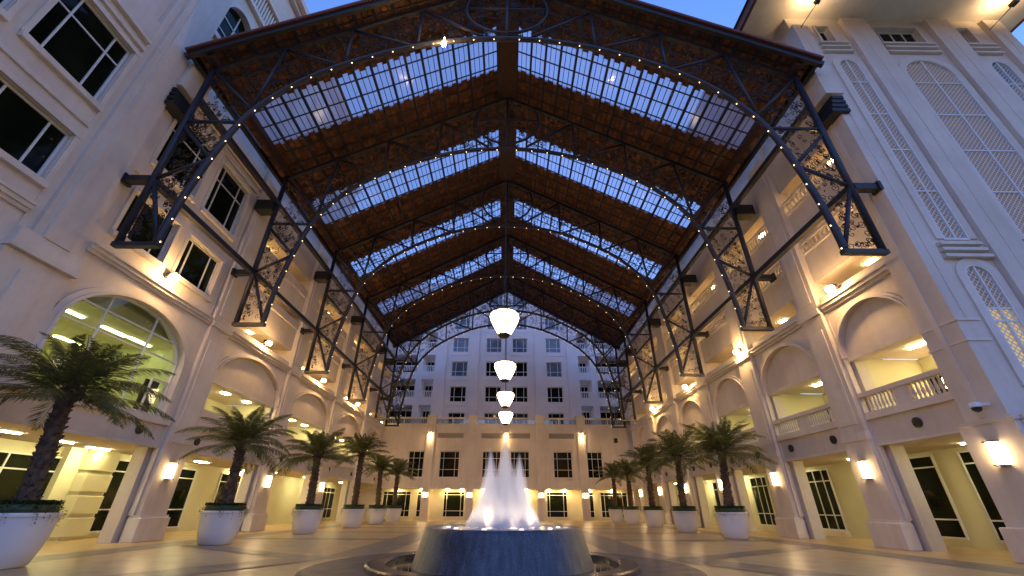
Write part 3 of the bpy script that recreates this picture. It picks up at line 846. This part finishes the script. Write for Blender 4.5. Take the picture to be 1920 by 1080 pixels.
# glass tiles: one panel per purlin bay, three courses with staggered ends
for (a, b_) in SKY:
    for s in (-1, 1):
        for p in range(NC//3):
            q = B()
            for c in range(p*3, p*3+3):
                x0 = .6+c*DX; x1 = x0+DX
                ys = []
                y = YB0-course_off(c)
                while y < YB1:
                    if a <= y+TWD/2-.004 <= b_: ys.append(y)
                    y += TWD
                y0, y1 = ys[0], ys[-1]+TWD
                za = rz_(x0)+.05; zb = rz_(x1)+.01
                q.add([(s*x0, y0, za), (s*x1, y0, zb), (s*x1, y1, zb), (s*x0, y1, za)], [(0, 1, 2, 3)])
            q.build('glass_tile_panel', GTILE, cr)
# battens, purlins and rafters
q = B()
for s in (-1, 1):
    for c in range(NC+1):
        x = .6+c*DX
        if c % 3: q.box(s*x-.017, s*x+.017, YB0, YB1, rz_(x)-.02, rz_(x)+.008)
tag(q.build('battens', WOOD, cr), kind='stuff')
pm = B().box(-.065, .065, YB0, YB1, -.11, -.005).mesh('purlin', STEEL)
for s in (-1, 1):
    for c in range(0, NC+1, 3):
        x = .6+c*DX; link('purlin', pm, cr, (s*x, 0, rz_(x)))
for s in (-1, 1):
    rm = B().beam((s*.3, 0, rz_(.3)-.07), (s*XE, 0, rz_(XE)-.07), .035, .07).mesh('rafter', STEEL)
    for k in range(39): link('rafter', rm, cr, (0, YB0+.35+k*.93, 0))
B().box(-.32, .32, YB0, YB1, ZR0-.45, ZR0-.1).build('ridge_beam', WOOD, cr)
for s in (-1, 1):
    B().box(s*.32, s*.6, YB0, YB1, ZR0-.42, ZR0-.36).build('ridge_board', WOOD, cr)
    B().box(*sorted((s*12.75, s*13.0)), YB0, YB1, rz_(13)-.30, rz_(13)-.02).build('eave_beam', WOOD, cr)
    B().box(*sorted((s*(XE+.1), s*(XE+.28))), YB0-.1, YB1, rz_(XE+.2)-.12, rz_(XE+.2)+.16).build('gutter', BLACK, cr)
    B().beam((s*.0, YB0-.12, ZR0-.06), (s*(XE+.4), YB0-.12, rz_(XE+.4)-.06), .30, .16).build('rake_board', BLACK, cr)
    B().beam((s*.0, YB0-.16, ZR0+.19), (s*(XE+.4), YB0-.16, rz_(XE+.4)+.19), .14, .30).build('rake_tiles', REDT, cr)
    B().beam((s*.0, YB1+.1, ZR0-.02), (s*(XE+.4), YB1+.1, rz_(XE+.4)-.02), .4, .16).build('rake_board', BLACK, cr)

# ================================================================== TRUSSES
TY = [11.57, 18.37, 26.3, 34.25, 42.23, 46.22]
ARCH = [(11.70, 9.05), (11.68, 10.0), (11.55, 11.4), (11.30, 12.95), (10.92, 14.6), (10.45, 15.75), (9.6, 16.95), (8.35, 18.15), (6.4, 19.35), (4.2, 20.3), (2.1, 20.82), (0, 20.97)]
def crom(P, n=5):
    out = []
    Q = [P[0]]+P+[(-P[-2][0], P[-2][1])]
    for i in range(1, len(Q)-2):
        p0, p1, p2, p3 = [np.array(q) for q in Q[i-1:i+3]]
        for k in range(n):
            t = k/n
            out.append(tuple(.5*((2*p1)+(-p0+p2)*t+(2*p0-5*p1+4*p2-p3)*t*t+(-p0+3*p1-3*p2+p3)*t**3)))
    out.append(P[-1])
    return out
AC = crom(ARCH)
def rafz(x): return 25.72-.57*abs(x)
def mk_truss_meshes():
    r = {}
    for s in (-1, 1):
        r['post', s] = B().tube([(s*13, 0, 9.0), (s*13, 0, rafz(13)+.1)], .125, 10).mesh('post', STEEL, True)
        r['foot', s] = B().beam((s*13.12, 0, 8.97), (s*11.58, 0, 8.97), .16, .22).mesh('foot_bar', STEEL)
        r['top', s] = B().beam((s*.0, 0, rafz(0)), (s*13.15, 0, rafz(13.15)), .22, .20).mesh('top_chord', STEEL)
        webs = [((13, rafz(13)), (10.55, 15.75)), ((10.2, rafz(10.2)), (10.6, 15.75)), ((10.2, rafz(10.2)), (7.4, 18.75)), ((7.4, rafz(7.4)), (7.3, 18.85)),
                ((7.4, rafz(7.4)), (4.3, 20.3)), ((4.22, rafz(4.22)), (4.2, 20.35)), ((4.22, rafz(4.22)), (1.2, 21.15)),
                ((13, 15.0), (10.8, 15.0)), ((13, 14.75), (11.3, 13.0)), ((11.3, 12.95), (13, 11.9)), ((12.95, 11.85), (11.75, 9.15))]
        r['web', s] = [B().tube([(s*a[0], 0, a[1]), (s*b[0], 0, b[1])], .075, 8).mesh('web_member', STEEL, True) for a, b in webs]
        r['lowbr', s] = B().box(*sorted((s*13.05, s*14.02)), -.14, .14, 11.72, 11.98).box(*sorted((s*13.9, s*14.02)), -.2, .2, 11.66, 12.04).mesh('wall_bracket', BLACK)
        r['upbr', s] = B().box(*sorted((s*13.05, s*14.02)), -.32, .32, 15.8, 16.45).mesh('wall_bracket', BLACK)
    full = AC+[(-x, z) for x, z in AC[::-1][1:]]
    r['arch'] = B().tube([(x, 0, z) for x, z in full], .125, 10).mesh('arch_chord', STEEL, True)
    C = 23.52
    r['ring'] = B().tube([(2.05*cos(2*pi*k/40), 0, C+2.05*sin(2*pi*k/40)) for k in range(40)], .075, 8, closed=True).mesh('ring', STEEL, True)
    r['cross'] = B().tube([(0, 0, 21.0), (0, 0, rafz(0))], .085, 8).tube([(-2.0, 0, C), (2.0, 0, C)], .06, 8).mesh('ring_bars', STEEL, True)
    # wrought scrolls between the chords
    q = B()
    rnd = random.Random(5)
    axs = [p[0] for p in AC]; azs = [p[1] for p in AC]
    def archz(x):
        x = abs(x)
        for i in range(len(AC)-1):
            if AC[i+1][0] <= x <= AC[i][0]:
                t = (AC[i][0]-x)/(AC[i][0]-AC[i+1][0]+1e-9); return AC[i][1]+t*(AC[i+1][1]-AC[i][1])
        return 9.0
    n = 0; tries = 0
    while n < 1500 and tries < 40000:
        tries += 1
        x = rnd.uniform(-12.9, 12.9); z = rnd.uniform(9.1, 25.6)
        if not (archz(x)+.15 < z < rafz(x)-.1): continue
        n += 1
        rr = rnd.uniform(.08, .18); a0 = rnd.uniform(0, 2*pi); sg = rnd.choice((-1, 1)); turns = rnd.uniform(.9, 1.5)
        pts = []
        for k in range(12):
            t = k/11; ra = rr*(1-.75*t); an = a0+sg*t*turns*2*pi
            pts.append((x+ra*cos(an), z+ra*sin(an)))
        w = .0065
        vsx = []
        for k, (px, pz) in enumerate(pts):
            dx = pts[min(k+1, 11)][0]-pts[max(k-1, 0)][0]; dz = pts[min(k+1, 11)][1]-pts[max(k-1, 0)][1]
            L = sqrt(dx*dx+dz*dz)+1e-9; nx, nz_ = -dz/L*w, dx/L*w
            vsx += [(px+nx, -.012, pz+nz_), (px-nx, -.012, pz-nz_), (px-nx, .012, pz-nz_), (px+nx, .012, pz+nz_)]
        ff = []
        for k in range(11):
            a = 4*k; ff += [(a, a+4, a+5, a+1), (a+1, a+5, a+6, a+2), (a+2, a+6, a+7, a+3), (a+3, a+7, a+4, a)]
        q.add(vsx, ff)
        if rnd.random() < .50:       # leaf
            px, pz = x+rnd.uniform(-.2, .2), z+rnd.uniform(-.2, .2); e = rnd.uniform(.035, .065); an = rnd.uniform(0, pi)
            c, s_ = cos(an), sin(an)
            P = [(px+e*1.5*c, pz+e*1.5*s_), (px-e*s_*.8, pz+e*c*.8), (px-e*1.5*c, pz-e*1.5*s_), (px+e*s_*.8, pz-e*c*.8)]
            q.add([(u, -.015, v) for u, v in P]+[(u, .015, v) for u, v in P], [(0, 1, 2, 3), (7, 6, 5, 4), (0, 4, 5, 1), (1, 5, 6, 2), (2, 6, 7, 3), (3, 7, 4, 0)])
    r['scroll'] = q.mesh('scrollwork', IRON)
    r['bulb'] = B().lathe([(.0, -.026), (.016, -.017), (.021, 0), (.016, .017), (.0, .026)], 8, caps=False).mesh('fairy_bulb', E_BU)
    return r
TM = mk_truss_meshes()
tl_ = ['frontmost arched steel roof truss, in front of all the others', 'second arched steel roof truss from the front', 'third arched steel roof truss from the front',
       'fourth arched steel roof truss from the front', 'arched steel roof truss next to the far end of the canopy', 'rearmost arched steel roof truss, silhouetted against the hotel block']
bulbs = []
dist = 0
for i in range(len(AC)-1):
    (xa, za), (xb, zb) = AC[i], AC[i+1]
    L = sqrt((xa-xb)**2+(za-zb)**2)
    while dist <= L:
        t = dist/L; dx, dz = (xb-xa)/L, (zb-za)/L
        bulbs.append((xa+(xb-xa)*t-dz*.19*(1), za+(zb-za)*t+dx*.19)); dist += .97
    dist -= L
for i, y in enumerate(TY):
    t = thing('roof_truss', tl_[i], 'roof truss', 'roof trusses of the canopy', (0, y, 0))
    for s in (-1, 1):
        link('post', TM['post', s], t); link('foot_bar', TM['foot', s], t); link('top_chord', TM['top', s], t)
        for me in TM['web', s]: link('web_member', me, t)
        link('wall_bracket', TM['lowbr', s], t)
        if i: link('wall_bracket', TM['upbr', s], t)
        for (bx, bz) in bulbs:
            link('fairy_bulb', TM['bulb'], t, (s*bx, -.1, bz))
    link('arch_chord', TM['arch'], t); link('ring', TM['ring'], t); link('ring_bars', TM['cross'], t)
    tag(link('scrollwork', TM['scroll'], t), kind='stuff')
for s, sn in ((-1, 'beside the left wing'), (1, 'beside the balcony wing')):
    for z_, zn in ((11.85, 'lower'), (16.4, 'upper')):
        o = B().box(*sorted((s*12.88, s*13.12)), TY[0], TY[-1], z_-.12, z_+.12).build('tie_beam', STEEL)
        tag(o, '%s dark steel tie beam linking the truss posts %s' % (zn, sn), 'beam', 'tie beams between trusses')
o = B().tube([(-2.9, 11.3, 20.55), (-2.9, 11.3, 20.2)], .02, 6).lathe([(.03, .0), (.09, .05), (.11, .16), (.05, .26)], 12, c=(-2.9, 11.3, 19.95)).build('truss_lamp', E_FL)
tag(o, 'small glowing lamp hung under the crown of the front truss', 'lamp')

# ================================================================== LANTERNS
prof = [(.30, -.56), (.37, -.45), (.55, -.12), (.67, .15), (.72, .33), (.70, .47), (.64, .54)]
lsh = B().lathe(prof, 32).mesh('lantern_shade', LANT, True)
lcap = B().lathe([(.02, -.68), (.22, -.67), (.27, -.60), (.31, -.55)], 24).mesh('bottom_cap', BRASS, True)
ltop = B().lathe([(.67, .53), (.67, .58), (.4, .66), (.06, .74)], 24).mesh('top_cap', BRASS, True)
lrib = [B().tube([(r_*1.008*cos(a), r_*1.008*sin(a), z_) for r_, z_ in prof], .034, 5).mesh('rib', BRASS) for a in [k*pi/4+.2 for k in range(8)]]
for i, y in enumerate(TY[1:5]):
    t = thing('hanging_lantern', ['largest, nearest white hanging lantern under the canopy', 'second white hanging lantern from the front', 'third white hanging lantern from the front', 'smallest, farthest white hanging lantern above the fountain jet'][i], 'lantern', 'lanterns hung along the canopy ridge', (0, y, 9.1))
    link('shade', lsh, t); link('bottom_cap', lcap, t); link('top_cap', ltop, t)
    for me in lrib: link('rib', me, t)
    B().tube([(0, 0, .7), (0, 0, 11.9)], .018, 6).build('hanging_rod', BLACK, t)

# ================================================================== SCONCES, FLOODS, SPOTS
def sconce(fr, u, v, label, group, d=0.0, w=.125, h=.29):
    c = Vector(fr(u, v, d))
    t = thing('wall_sconce', label, 'wall lamp', group, c)
    def loc(b_): b_.v = [tuple(Vector(p)-c) for p in b_.v]; return b_
    loc(B(fr).box(u-w*.7, u+w*.7, v-h*.9, v+h*.9, d-.03, d+.0)).build('backplate', BRASS, t)
    P = [(u-w, d-.03), (u-w*.85, d-.13), (u-w*.4, d-.19), (u+w*.4, d-.19), (u+w*.85, d-.13), (u+w, d-.03)]
    q = B(fr); n = len(P)
    vs_ = [(a, v-h, b_) for a, b_ in P]+[(a, v+h, b_) for a, b_ in P]
    q.add(vs_, [tuple(range(n)), tuple(range(n, 2*n))[::-1]]+[(i, n+i, n+(i+1) % n, (i+1) % n) for i in range(n)])
    loc(q).build('diffuser', E_SC, t)
    for (z0_, z1_) in ((v+h, v+h+.03), (v-h-.03, v-h)): loc(B(fr).box(u-w-.01, u+w+.01, z0_, z1_, d-.2, d)).build('trim', BRASS, t)
sg = 'sconces along the balcony wing'
sconce(RW, 11.98, 2.62, 'lit wall sconce on the corner tower base at the edge of the picture', sg, -.16)
for i, (y0, y1) in enumerate(RP):
    sconce(RW, (y0+y1)/2, 2.57, 'lit wall sconce on the %s pilaster after the tower, balcony wing' % ORD[i], sg)
for i, (y0, y1) in enumerate(LP):
    sconce(LW, (y0+y1)/2, 2.52, 'lit wall sconce on the %s slim pilaster of the left wing' % ORD[i], 'sconces along the left wing')
for x, nm in ((-8.62, 'far left'), (-3.87, 'left of the fountain jet'), (3.92, 'right of the fountain jet'), (8.7, 'far right')):
    sconce(PF, x, 2.37, 'round-glowing sconce on the podium pier, %s' % nm, 'sconces on the podium', -.1, .2, .2)
def spot(parent, loc_, dr, energy, ang, c, r=.06):
    ld = bpy.data.lights.new('lamp', 'SPOT'); ld.energy = energy; ld.color = c; ld.spot_size = radians(ang); ld.spot_blend = .8; ld.shadow_soft_size = r
    o = bpy.data.objects.new('lamp', ld); COL.objects.link(o); o.parent = parent; o.location = loc_
    o.rotation_euler = Vector(dr).to_track_quat('-Z', 'Y').to_euler()
    return o
def flood(fr, u, v, label, group):
    c = Vector(fr(u, v, -.28))
    t = thing('floodlight', label, 'floodlight', group, c)
    def loc(b_): b_.v = [tuple(Vector(p)-c) for p in b_.v]; return b_
    loc(B(fr).box(u-.13, u+.13, v-.02, v+.16, -.22, .0)).build('housing', BRASS, t)
    q = B().lathe([(.02, -.13), (.13, -.11), (.17, -.02), (.15, .06), (.05, .10)], 14).build('lens', E_FL, t)
    loc(B(fr).box(u-.03, u+.03, v-.02, v+.03, -.1, .35)).build('arm', BRASS, t)
for i, y in enumerate((15.0, 22.95, 30.9, 38.8)):
    flood(RW, y, 9.42, '%s floodlight from the tower on the balcony wing cornice' % ORD[i], 'floodlights on the balcony wing')
for i, y in enumerate((14.9, 22.6, 30.6, 38.6)):
    flood(LW, y, 9.6, '%s floodlight from the front on the left wing cornice' % ORD[i], 'floodlights on the left wing')
for i, x in enumerate((-8.65, .05, 8.7)):
    c = Vector((x, 49.5-.32, 8.62))
    t = thing('pilaster_downlight', ['downlight washing the podium pilaster left of the fountain', 'downlight on the podium right behind the jet top', 'downlight washing the podium pilaster right of the fountain'][i], 'wall lamp', 'downlights on the podium', c)
    B().lathe([(.09, .05), (.12, .08), (.12, .34), (.05, .38)], 12).build('housing', PLB, t)
    B().lathe([(.0, .03), (.09, .03), (.09, .06), (.0, .06)], 12, caps=False).build('lens', E_FL, t)
    B().box(-.03, .03, .05, .22, .18, .24).build('arm', PLB, t)
    spot(t, (0, 0, .02), (0, .12, -1), 260, 75, (1, .70, .36))
for i, (x, lab) in enumerate(((14.6, 'spotlight on a thin arm lighting the tower eaves near the canopy'), (23.9, 'spotlight on a thin arm lighting the tower eaves at the picture corner'))):
    c = Vector((x, 10.35, 22.3))
    t = thing('eaves_spotlight', lab, 'spotlight', 'spotlights of the tower eaves', c)
    B().tube([(-.25, 1.05, -.35), (0, .1, -.06)], .018, 6).build('arm', BLACK, t)
    B().box(-.11, .11, -.14, .14, -.09, .06).build('housing', BLACK, t)
    B().box(-.09, .09, -.11, .11, .062, .075).build('lens', E_SP, t)
c = thing('dome_camera', 'white dome security camera on the tower corner above the sconce', 'camera', None, (13.6, 11.75, 3.85))
B().box(-.05, .45, -.05, .05, .02, .1).build('arm', WHITEF, c)
B().lathe([(.03, .12), (.11, .1), (.13, .02), (.13, -.03)], 16, caps=False).build('housing', WHITEF, c, smooth=True)
B().lathe([(.125, -.03), (.11, -.1), (.06, -.15), (0, -.165)], 16, caps=False).build('dome', BLACK, c, smooth=True)
c = thing('wall_speaker', 'small black box mounted high on the podium wall', 'speaker', None, (12.6, 49.3, 8.0))
B().box(-.18, .18, -.15, .1, -.25, .25).build('housing', BLACK, c)
B().box(-.05, .05, .1, .2, -.05, .05).build('bracket', BLACK, c)
# poster in the lit room
c = thing('poster', 'dark poster with a pale face shape at the corner of the lit glazed arch', 'poster', None, LW(17.05, 5.2, .6))
q = B(LW).box(16.93, 17.05, 4.5, 5.85, .66, .70); q.v = [tuple(Vector(p)-Vector(LW(17.05, 5.2, .6))) for p in q.v]; 
B().box(-.03, .03, -.42, .28, -.7, .62).build('board', BLACK, c)
P = [(.02+.17*cos(2*pi*k/20)*(1 if sin(2*pi*k/20) > 0 else .75), .12+.30*sin(2*pi*k/20)) for k in range(20)]
B().add([(.034, a-.08, b_) for a, b_ in P], [tuple(range(20))]).build('face_print', simple('poster_print', (.16, .085, .055), .7, (.03, .015, .01), 6, lo=.45, hi=.6), c)

# ================================================================== PLANTERS AND PALMS
pot_prof = [(.0, 0), (.56, 0), (.62, .04), (.74, .35), (.80, .70), (.825, 1.0), (.83, 1.06), (.80, 1.08), (.76, 1.05), (.74, .98), (0, .96)]
pot_prof = [(r*.86, z) for r, z in pot_prof]
pot_me = B().lathe(pot_prof, 40, caps=False).mesh('pot', POTM, True)
rim_me = B().lathe([(.718, .985), (.731, 1.0), (.731, 1.07), (.718, 1.085)], 40, caps=False).mesh('rim', POTM, True)
soil_me = B().lathe([(0, .975), (.64, .975)], 32, caps=False).mesh('soil', SOIL)
def hedge_mesh(seed):
    rnd = random.Random(seed); q = B()
    for k in range(2600):
        a = rnd.uniform(0, 2*pi); r = .67*sqrt(rnd.uniform(.05, 1)); z = rnd.uniform(1.04, 1.32)
        if rnd.random() < .45: z = 1.27+rnd.uniform(-.02, .07)
        x, y = r*cos(a), r*sin(a); e = rnd.uniform(.025, .045); an = rnd.uniform(0, 2*pi); tl = rnd.uniform(-.8, .8)
        dx, dy, dz = e*cos(an), e*sin(an), e*tl
        q.add([(x-dx, y-dy, z-dz), (x+dy*.5, y-dx*.5, z+e*.3), (x+dx, y+dy, z+dz), (x-dy*.5, y+dx*.5, z+e*.3)], [(0, 1, 2, 3)])
    for k in range(60):       # strands over the rim
        a = rnd.uniform(0, 2*pi); L = rnd.uniform(.12, .34)
        for j in range(9):
            t = j/8; r = .66+.12*min(1, t*2.2); z = 1.20-L*max(0, t-.15)*1.3
            x, y = r*cos(a+.06*t), r*sin(a+.06*t); e = .04
            an = rnd.uniform(0, 2*pi); dx, dy, dz = e*cos(an), e*sin(an), e*rnd.uniform(-1, .2)
            q.add([(x-dx*.4, y-dy*.4, z), (x+dy*.4, y-dx*.4, z+dz*.5), (x+dx, y+dy, z+dz), (x-dy*.4, y+dx*.4, z+dz*.5)], [(0, 1, 2, 3)])
    return q.mesh('hedge_leaves', HEDGE)
hedges = [hedge_mesh(k) for k in range(3)]
hcore = B().lathe([(0, .98), (.63, .98), (.65, 1.15), (.62, 1.25), (0, 1.28)], 24, caps=False).mesh('hedge_core', HEDGE)
def frond(q, rnd, az, el, L, base):
    """a feather leaf: rachis with two rows of narrow leaflets"""
    n = 15
    pts = []
    p = Vector(base); a = el
    droop = rnd.uniform(.9, 1.5)
    for k in range(n+1):
        pts.append(p.copy())
        d = Vector((cos(az)*cos(a), sin(az)*cos(a), sin(a)))
        p = p+d*(L/n)
        a -= droop/n*(.35+1.3*k/n)
    side0 = Vector((-sin(az), cos(az), 0))
    # rachis
    for k in range(n):
        w = .022*(1-k/n)+.004
        u = Vector((0, 0, w))
        A, Bp = pts[k], pts[k+1]
        q.add([tuple(A-side0*w), tuple(A+side0*w), tuple(Bp+side0*w*.8), tuple(Bp-side0*w*.8), tuple(A-u*1.2), tuple(Bp-u*1.2)], [(0, 1, 2, 3), (0, 3, 5, 4), (1, 4, 5, 2)])
    m_ = 84
    for k in range(m_):
        t = .10+.90*k/(m_-1)
        f = t*n; i = min(int(f), n-1); P = pts[i].lerp(pts[i+1], f-i)
        T = (pts[i+1]-pts[i]).normalized()
        ll = L*.235*sin(pi*min(1, .18+.80*t))**.7*(1.05 if t < .9 else .8)
        for sg_ in (-1, 1):
            up = T.cross(side0*sg_) * sg_
            up = side0.cross(T)
            d = (side0*sg_*rnd.uniform(.7, .95)+T*rnd.uniform(.55, .9)-up*rnd.uniform(-.45, .05)).normalized()
            tip = P+d*ll*rnd.uniform(.85, 1.1)-Vector((0, 0, ll*rnd.uniform(.05, .25)))
            w = T*.016
            mid = P.lerp(tip, .45)
            q.add([tuple(P-w*.5), tuple(mid-w), tuple(tip), tuple(mid+w)], [(0, 1, 2, 3)])
def crown_mesh(seed, R=2.15):
    rnd = random.Random(seed); q = B()
    nf = 38
    for k in range(nf):
        t = k/nf
        az = k*2.39996+rnd.uniform(-.2, .2)
        el = radians(86-90*t+rnd.uniform(-8, 8))
        L = R*(.72+.45*min(1, t*2.2))*rnd.uniform(.88, 1.1)
        frond(q, rnd, az, el, L, (.05*cos(az), .05*sin(az), -.28*t))
    return q.mesh('crown', LEAF)
crowns = [crown_mesh(k, r_) for k, r_ in ((11, 2.2), (23, 2.05), (37, 2.3), (51, 2.1), (64, 2.25))]
def trunk_mesh(seed, h, lean):
    rnd = random.Random(seed); q = B()
    n = 26
    pts = []; rs = []
    for k in range(n+1):
        t = k/n
        pts.append((lean[0]*t**1.3, lean[1]*t, h*t)); rs.append(.20-.05*t+.012*(k % 2)+(.05 if t < .06 else 0)+(.05*max(0, t-.8)*5))
    q.tube(pts, rs, 12)
    for k in range(int(h*62)):       # old leaf bases
        t = rnd.random()**.9; a = k*2.39996; i = min(int(t*n), n-1)
        c = Vector(pts[i]).lerp(Vector(pts[i+1]), t*n-i); r = rs[i]
        dr = Vector((cos(a), sin(a), 0)); sd = Vector((-sin(a), cos(a), 0))
        e = (.045+.02*rnd.random())*(1.6 if t > .88 else 1)
        b0 = c+dr*(r-.01)
        tip = c+dr*(r+e*(1.1 if t < .88 else 1.9))+Vector((0, 0, e*1.5))
        q.add([tuple(b0-sd*e), tuple(b0+sd*e), tuple(tip), tuple(b0+Vector((0, 0, e*1.6)))], [(0, 1, 2), (1, 3, 2), (3, 0, 2)])
    return q.mesh('trunk', BARK)
POTS = [(-11.15, 11.0, 4.0, -.45, .1), (-10.41, 17.6, 3.6, -.15, .1), (-10.1, 24.3, 3.8, -.15, 0), (-9.95, 30.9, 4.7, -.15, .2), (-10.22, 37.4, 4.2, -.2, 0), (-10.16, 42.6, 4.2, -.05, 0),
        (10.87, 22.1, 3.9, .25, 0), (10.78, 27.6, 4.2, .15, 0), (10.91, 33.9, 4.4, .1, 0), (10.98, 40.1, 4.1, .1, 0), (10.95, 45.7, 4.2, .1, 0)]
side = ['left wing']*6+['balcony wing']*5
num = [0, 1, 2, 3, 4, 5, 0, 1, 2, 3, 4]
for i, (x, y, zc, lx, ly) in enumerate(POTS):
    where = '%s from the front along the %s' % (ORD[num[i]], side[i])
    t = thing('planter', 'round white planter %s' % where, 'planter', 'white planters', (x, y, 0))
    t.rotation_euler[2] = i*.9
    link('pot', pot_me, t); link('rim', rim_me, t); link('soil', soil_me, t)
    h = thing('clipped_hedge', 'low dark hedge in the planter %s' % where, 'hedge', 'hedges in the planters', (x, y, 0)); h.rotation_euler[2] = i*1.7
    tag(link('hedge_leaves', hedges[i % 3], h), kind='stuff'); link('hedge_core', hcore, h)
    p = thing('palm_tree', 'feathery palm tree in the planter %s' % where, 'palm tree', 'palms in planters', (x, y, .95))
    link('trunk', trunk_mesh(i, zc-.95, (lx, ly)), p)
    c = link('crown', crowns[(i*2) % 5], p, (lx, ly, zc-.95), rz=i*1.1)
    c.rotation_euler[0] = .10*sin(i*2.3); c.rotation_euler[1] = .10*cos(i*1.7)
    k = [.92, .84, .86, .86, .74, .76, .92, 1.0, .88, .76, .78][i]; c.scale = (k, k, k)

# ================================================================== FOUNTAIN
ft = thing('fountain', 'round granite fountain in the middle of the courtyard', 'fountain', None, (FX, FY, 0))
bowl = B().lathe([(2.16, 0), (2.14, .06), (1.93, .72), (1.91, .80), (1.88, .82), (1.80, .82), (1.72, .78), (0, .76)], 96, caps=False).build('bowl', GRAN, ft, smooth=True)
B().lathe([(1.75, .80), (0, .815)], 64, caps=False).build('top_water', FOAM, ft)
B().lathe([(2.72, .0), (2.72, .10), (2.75, .13), (3.12, .13), (3.16, .10), (3.16, 0)], 96, caps=False).build('basin_rim', GRAN2, ft, smooth=False)
B().lathe([(2.72, .03), (2.0, .03)], 64, caps=False).build('basin_water', POOL, ft)
for k, (x, y) in enumerate(((-.35, -.2), (.25, -.3), (0, .35), (-.7, .3), (.7, .25))):
    B().lathe([(0, .835), (.07, .835), (.08, .82)], 12, c=(x, y, 0), caps=False).build('pool_and_fill_light', E_PL, ft)
for k in range(12):
    x, y = (.25+.5*(k % 3)/2)*cos(2*pi*k/12), (.25+.5*(k % 3)/2)*sin(2*pi*k/12)
    spot(ft, (x, y, .85), (-.15*x, -.15*y, 1), 60 if k not in (8, 9, 10) else 80, 100, (1, .68, .42), .14)
for k in range(6):  # fill lamps added round the rim to brighten the plume
    a = -pi/2+(k-2.5)*.62
    x, y = 1.35*cos(a), 1.35*sin(a)
    B().lathe([(0, .826), (.045, .826), (.055, .81)], 12, c=(x, y, 0), caps=False).build('pool_and_fill_light', E_FILL, ft)
    spot(ft, (x, y, .88), (-x, -y, .75), 62, 62, (1, .80, .62), .06)
wt = thing('fountain_jets', 'white foaming water jets rising from the round fountain', 'water', None, (FX, FY, .82))
def jet(x, y, h, r0, r1, seed, m_=None):
    rnd = random.Random(seed)
    n = 14
    pr = [(r0*.98, 0)]
    for k in range(1, n): t = k/n; pr.append((r0*(1-t)**.75*(.6+.4*(1-t))+r1*(1-t*.75)*min(1, t*3)*.6, h*t))
    pr.append((.01, h))
    pr = [(.0, 0)]+pr
    b_ = B().lathe(pr, 20, caps=False)
    return b_.build('jet', m_ or SPRAY, wt, (x, y, .0), smooth=True)
jet(.03, 0, 2.15, .44, .14, 1)
jet(.03, .05, 2.05, .27, .12, 1, JETW)
jet(-.36, -.1, 1.86, .38, .12, 2)
jet(-.36, -.1, 1.75, .22, .09, 2, JETW)
jet(.40, -.1, 1.72, .38, .12, 3)
jet(.40, -.1, 1.6, .22, .09, 3, JETW)
rnd = random.Random(4)
for (n_, rx, h0, h1, r0_) in ((18, .72, .40, .75, .24), (14, .50, .75, 1.15, .24), (9, .27, 1.1, 1.55, .24)):
    for k in range(n_):
        a = 2*pi*k/n_+rx*3
        jet(rx*cos(a), rx*.9*sin(a), h0+(h1-h0)*rnd.random(), r0_, .07, 10+k)
